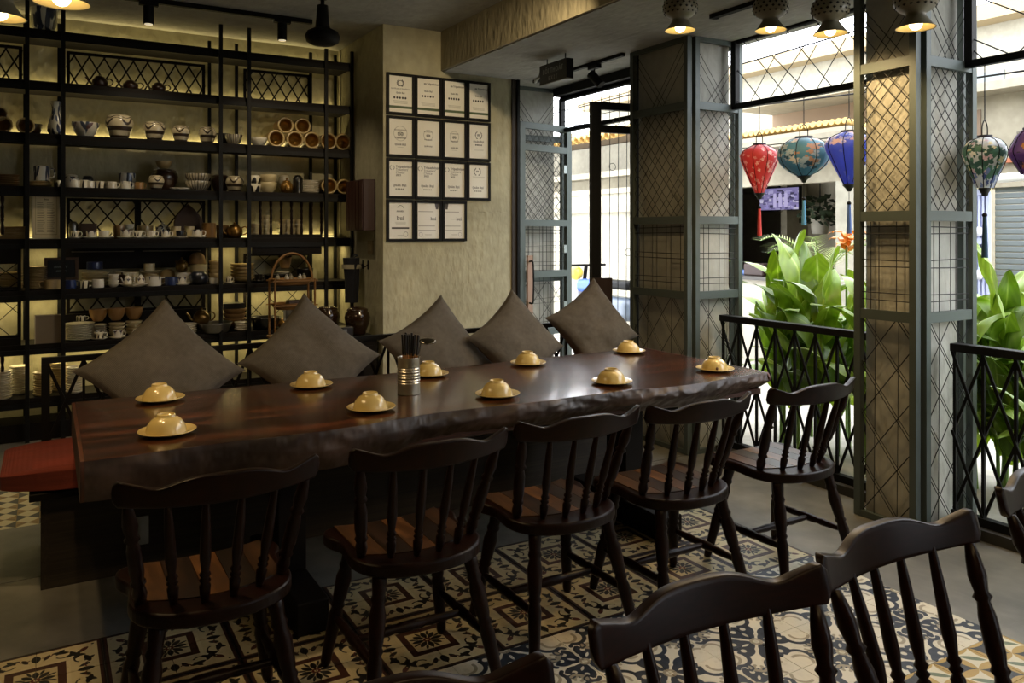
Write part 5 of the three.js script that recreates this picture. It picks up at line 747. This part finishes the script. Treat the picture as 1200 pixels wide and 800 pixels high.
for (const [p, q, n] of [[[6.2, 2.9, -9], [6.2, 2.62, 2], 'thin black cable sagging over the alley before the shutter house'], [[6.4, 3.2, -14], [6.1, 3.35, -1], 'thin black cable high over the alley']]) solo('cable', tube([p, p.map((v, k) => (v + q[k]) / 2 - (k === 1 ? .12 : 0)), q], .008, 40, 5), M.black, n, 'cable');
{ // parked scooter bits behind the doorway
  const p = onX(720, 350, 5.9), t = thing('scooter', 'blue and silver scooter parked across the alley behind the doors', 'scooter', [5.9, -.02, p[2]]); obj('body', new RoundedBoxGeometry(.28, .28, .7, 3, .1), std('#5d6672', .3), t, [0, .56, .05]); obj('fairing', new RoundedBoxGeometry(.3, .16, .34, 3, .06), std('#2f57b5', .3), t, [-.02, .8, -.42]); obj('seat', new RoundedBoxGeometry(.26, .1, .6, 3, .04), M.black, t, [0, .84, .1]); obj('front_shield', new RoundedBoxGeometry(.32, .4, .1, 3, .04), std('#c9ccd2', .3), t, [0, .62, -.62]); rod('handlebar', [-.3, 1.05, -.58], [.3, 1.05, -.58], .015, M.black, t, 8); rod('steering_column', [0, .3, -.72], [0, 1.06, -.58], .025, M.black, t, 8); obj('headlamp', new THREE.SphereGeometry(.09, 14, 10), std('#e0c34a', .3), t, [-.1, .95, -.66]); for (const z of [-.75, .6]) { obj('wheel', new THREE.TorusGeometry(.22, .05, 10, 26), M.black, t, [0, .27, z], [0, Math.PI / 2, 0]); rod('hub', [-.04, .27, z], [.04, .27, z], .1, std('#8b8f94', .4, { metalness: .7 }), t, 12); }
}
// ================================================================ SILK LANTERNS
function lanternTex(bg, draw) { return canvasTex(512, 256, (g, w, h) => { g.fillStyle = bg; g.fillRect(0, 0, w, h); draw(g, w, h); }); }
const flowers = (g, w, h, n, cols, sd, y0 = 0, y1 = 1, size = 9) => { let s = sd; const q = () => (s = (s * 1664525 + 1013904223) >>> 0) / 4294967296; for (let i = 0; i < n; i++) { const x = q() * w, y = h * (y0 + (y1 - y0) * q()), r = size * (.6 + .8 * q()); for (let k = 0; k < 5; k++) petal(g, x, y, k * 1.257 + q(), r, r * .42, cols[i % cols.length]); } };
const LT = {
  red: lanternTex('#cf4248', (g, w, h) => { flowers(g, w, h, 170, ['#ecc6c0', '#dd9a98', '#f4e2dc'], 4, .02, .95, 9); }),
  teal: lanternTex('#4a86a0', (g, w, h) => { flowers(g, w, h, 90, ['#d8cfc0', '#a9b7bd', '#b98a6c'], 8, 0, .8, 15); flowers(g, w, h, 40, ['#1d4356', '#6f93a3'], 5, .3, 1, 13); }),
  blue: lanternTex('#3a55cc', (g, w, h) => { flowers(g, w, h, 150, ['#c7c4e2', '#d8b7b2', '#9aa3dc'], 6, 0, .36, 13); flowers(g, w, h, 24, ['#5a6cc4'], 2, .3, 1, 9); }),
  garden: lanternTex('#cdd4dc', (g, w, h) => { flowers(g, w, h, 130, ['#2f5a50', '#4a7a66'], 3, .2, .85, 24); flowers(g, w, h, 80, ['#e6d9a8', '#d9b9c8', '#f1eee4'], 9, .1, .8, 12); flowers(g, w, h, 40, ['#3a4f8c', '#6c7fb8'], 12, .7, 1, 14); }),
  violet: lanternTex('#5c3688', (g, w, h) => { flowers(g, w, h, 50, ['#7c53a6', '#301a4c', '#c9822f'], 7, 0, 1, 16); }),
};
const SH = { cone: [[.16, 0], [.42, .1], [.5, .22], [.47, .34], [.36, .56], [.24, .78], [.12, 1]], oval: [[.13, 0], [.3, .05], [.43, .17], [.49, .33], [.5, .48], [.46, .65], [.37, .8], [.24, .92], [.12, 1]], bulb: [[.14, 0], [.36, .07], [.48, .2], [.5, .34], [.42, .56], [.3, .78], [.2, 1]], diamond: [[.16, 0], [.3, .12], [.5, .5], [.45, .6], [.2, 1]] };
function lantern(u, v0, v1, wpx, x, shape, tx, tassel, label, dark = '#111') {
  const c = onX(u, (v0 + v1) / 2, x), d = c[3], w = wpx * d / FOC, h = (v1 - v0) * d / FOC, yTop = CAM_H + (HOR - v0) * d / FOC, t = thing('silk_lantern', label, 'lantern', [x, yTop, c[2]], 0, 'silk lanterns hanging outside');
  const pts = SH[shape].map(([r, y]) => [r * w, -y * h]).reverse(), g = lathe(pts, 8 * 6); { const p = g.attributes.position; for (let i = 0; i < p.count; i++) { const a = Math.atan2(p.getX(i), p.getZ(i)), k = 1 - .05 * (1 - Math.abs(Math.cos(a * 4))); p.setX(i, p.getX(i) * k); p.setZ(i, p.getZ(i) * k); } g.computeVertexNormals(); }
  obj('silk', g, new THREE.MeshPhysicalMaterial({ map: tx, roughness: .7, transmission: .45, thickness: 0, side: THREE.DoubleSide }), t);
  for (let i = 0; i < 8; i++) { const a = (i + .5) / 8 * Math.PI * 2; obj('rib', tube(SH[shape].map(([r, y]) => [r * w * .97 * Math.sin(a), -y * h, r * w * .97 * Math.cos(a)]), .0022, 14, 4), M.black, t); }
  obj('top_ring', new THREE.CylinderGeometry(w * .17, w * .16, .012, 20), std('#2a2a3a', .5), t, [0, .004, 0]); obj('bottom_cap', lathe([[.001, -h - .04], [.012, -h - .04], [.018, -h - .025], [w * .14, -h - .004], [w * .13, -h], [.001, -h]], 16), std(dark, .5), t);
  obj('wire_loop', tube([[-w * .12, 0, 0], [-w * .1, .06, 0], [0, .085, 0], [w * .1, .06, 0], [w * .12, 0, 0]], .003, 20, 5), M.iron, t); const up = 2.27 - yTop; rod('cord', [0, .08, 0], [0, Math.max(.1, up), 0], .0028, M.wire, t);
  if (tassel) { const [col, y0, y1] = tassel, ya = CAM_H + (HOR - y0) * d / FOC - yTop, yb = CAM_H + (HOR - y1) * d / FOC - yTop; rod('tassel_cord', [0, -h - .03, 0], [0, ya, 0], .002, M.black, t); obj('bead', new THREE.SphereGeometry(.012, 12, 8), M.black, t, [0, ya, 0]); const tg = new THREE.CylinderGeometry(.009, .015, ya - yb, 14, 4); obj('tassel', tg, std(col, .9), t, [0, (ya + yb) / 2 - .008, 0]); }
}
lantern(890, 170, 226, 45, 3.99, 'cone', LT.red, ['#a8332e', 243, 275], 'red silk lantern with small pale blossoms');
lantern(942, 162, 206, 60, 3.99, 'oval', LT.teal, ['#4f86a8', 233, 262], 'broad teal silk lantern painted with birds and flowers');
lantern(995, 155, 216, 55, 3.99, 'cone', LT.blue, ['#47639c', 238, 272], 'bright blue silk lantern half hidden by the caged pillar');
lantern(1154, 161, 220, 48, 3.99, 'bulb', LT.garden, ['#1d3a4a', 252, 300], 'white and green flowered silk lantern by the folding gate');
lantern(1207, 152, 204, 46, 3.99, 'diamond', LT.violet, null, 'dark violet silk lantern before the cream house');
// ================================================================ CANNA PLANTS
function leafGeo(L, W, bend, fold, sd) { // upright blade with a midrib and a drooping tip
  const n = 12, m = 6, pos = [], uv = [], idx = [];
  for (let i = 0; i <= n; i++) { const t = i / n, w = W * Math.pow(Math.sin(Math.PI * Math.min(1, .04 + t * .96)), .72) * (1 - .25 * t), a = bend * t * t, y = L * (t - .18 * a * t), z = L * a * .55 * t; for (let j = 0; j <= m; j++) { const s = j / m * 2 - 1; pos.push(s * w, y + .01 * Math.sin(t * 15 + sd) * s, z - fold * w * (1 - Math.abs(s)) + .012 * Math.sin(t * 11 + sd * 2 + s * 2)); uv.push(j / m, t); } }
  for (let i = 0; i < n; i++) for (let j = 0; j < m; j++) { const a = i * (m + 1) + j, b = a + m + 1; idx.push(a, a + 1, b, a + 1, b + 1, b); }
  const g = new THREE.BufferGeometry(); g.setAttribute('position', new THREE.Float32BufferAttribute(pos, 3)); g.setAttribute('uv', new THREE.Float32BufferAttribute(uv, 2)); g.setIndex(idx); g.computeVertexNormals(); return g;
}
const leafTex = dataTex(128, 256, (x, y) => { const v = .5 + .5 * Math.sin((y * 34 + Math.abs(x - .5) * 26)), mid = Math.exp(-(((x - .5) / .03) ** 2)); return mixc(mixc([.54, .66, .15], [.62, .74, .2], v * .6), [.8, .86, .5], mid).map((c) => c * (.85 + .3 * nA(x, y))); }, true);
const leafMats = ['#ffffff', '#aebc90', '#eaf2b8'].map((c) => new THREE.MeshPhysicalMaterial({ map: leafTex, color: c, roughness: .5, transmission: .5, thickness: 0, side: THREE.DoubleSide }));
const leaves = [leafGeo(.46, .105, .5, .35, 0), leafGeo(.42, .095, .9, .4, 2), leafGeo(.5, .09, .2, .3, 4), leafGeo(.40, .115, .6, .25, 6), leafGeo(.46, .08, 1.2, .45, 8)];
const stemMat = std('#5d7a2a', .6);
const CANNA = [];
for (let i = 0; i < 22; i++) CANNA.push([4.42 + .5 * rnd(), -4.0 + 1.6 * ((i + .5) / 22) + rr(-.05, .05), rr(.85, 1.32), i]);
for (let i = 0; i < 8; i++) CANNA.push([4.3 + .5 * rnd(), -1.95 + .95 * i / 8, rr(.62, .9), 30 + i]);
for (let i = 0; i < 9; i++) CANNA.push([4.5 + .4 * rnd(), -2.6 + .05 * i, rr(.5, .8), 50 + i]);
CANNA.push([4.2, -1.98, 1.08, 40], [4.3, -3.72, 1.25, 44], [4.42, -3.85, 1.3, 45], [4.25, -2.82, 1.15, 46], [4.3, -3.6, 1.3, 41], [4.22, -3.35, 1.28, 42], [4.25, -3.05, 1.22, 43]);
const wherec = (z, id) => id === 40 ? 'tall canna with a torn leaf rising over the railing by the shutter' : z > -2.3 ? 'low canna behind the railing by the shutter' : id >= 50 ? 'short canna behind the caged pillar between the railings' : 'broad leaved canna in the bed under the ' + (z < -3.55 ? 'red' : z < -3.1 ? 'teal' : 'blue') + ' lantern';
CANNA.forEach(([x, z, h, id], k) => {
  const t = thing('canna', wherec(z, id), 'plant', [x, -.02, z], 0, id === 40 ? undefined : wherec(z, id).replace('canna ', 'cannas '));
  rod('stem', [0, 0, 0], [rr(-.03, .03), h * .78, rr(-.03, .03)], .011, stemMat, t, 7); const n = 7 + (k % 3);
  for (let i = 0; i < n; i++) { const f = i / (n - 1), a = i * 2.4 + k, m = obj('leaf', leaves[(i + k) % 5], leafMats[(i * 2 + k) % 3], t, [Math.cos(a) * .02, h * (.28 + .48 * f), Math.sin(a) * .02]); m.rotation.set(rr(.15, .6) * (1.15 - .75 * f), a, 0, 'YXZ'); const s = rr(.8, 1.1) * (h > 1 ? 1.05 : .9); m.scale.set(s, s, s); }
});
{ // palm with fine fronds and an orange canna flower
  const p = onX(962, 300, 5.3), t = thing('palm', 'young palm with fine yellow green fronds behind the cannas', 'palm', [5.3, -.02, p[2]]), m = new THREE.MeshPhysicalMaterial({ color: '#8fa03a', roughness: .6, transmission: .3, thickness: 0, side: THREE.DoubleSide }); rod('trunk', [0, 0, 0], [0, 1.12, 0], .03, std('#6f6a3a', .8), t, 8);
  for (let i = 0; i < 9; i++) { const a = i * .7 + .2, L = .5 + .12 * (i % 3), parts = [], spine = []; for (let k = 0; k <= 22; k++) { const f = k / 22, px = L * f * .8, py = L * (1.15 * f - .75 * f * f); spine.push([px, py, 0]); if (k < 3) continue; for (const sd of [-1, 1]) { const l = .19 * (1 - .5 * f), g = new THREE.BufferGeometry(); const tip = [px + l * .62, py + l * .35 - .02 * f, sd * l * .75]; g.setAttribute('position', new THREE.Float32BufferAttribute([px - .007, py, 0, px + .007, py + .003, 0, ...tip], 3)); g.computeVertexNormals(); parts.push(g); } }
    const g = mergeGeometries(parts); g.rotateY(a); const fr = obj('frond', g, m, t, [0, 1.1, 0]); const st = tube(spine, .004, 20, 4); st.rotateY(a); obj('spine', st, stemMat, fr); }
  const q = onX(992, 285, 4.9), fl = thing('canna_flower', 'orange canna flower spike beside the caged pillar', 'flower', [4.9, -.02, q[2]]); rod('stem', [0, 0, 0], [0, q[1], 0], .009, stemMat, fl, 6); const om = new THREE.MeshPhysicalMaterial({ color: '#d98a2a', roughness: .6, transmission: .3, thickness: 0, side: THREE.DoubleSide }); const pg = leafGeo(.13, .035, 1.2, .3, 1); for (let i = 0; i < 9; i++) { const m2 = obj('petal', pg, om, fl, [0, q[1] - .05 + .015 * i, 0]); m2.rotation.set(.5 + .1 * (i % 3), i * 2.4, 0, 'YXZ'); }
}
renderer.render(scene, camera);
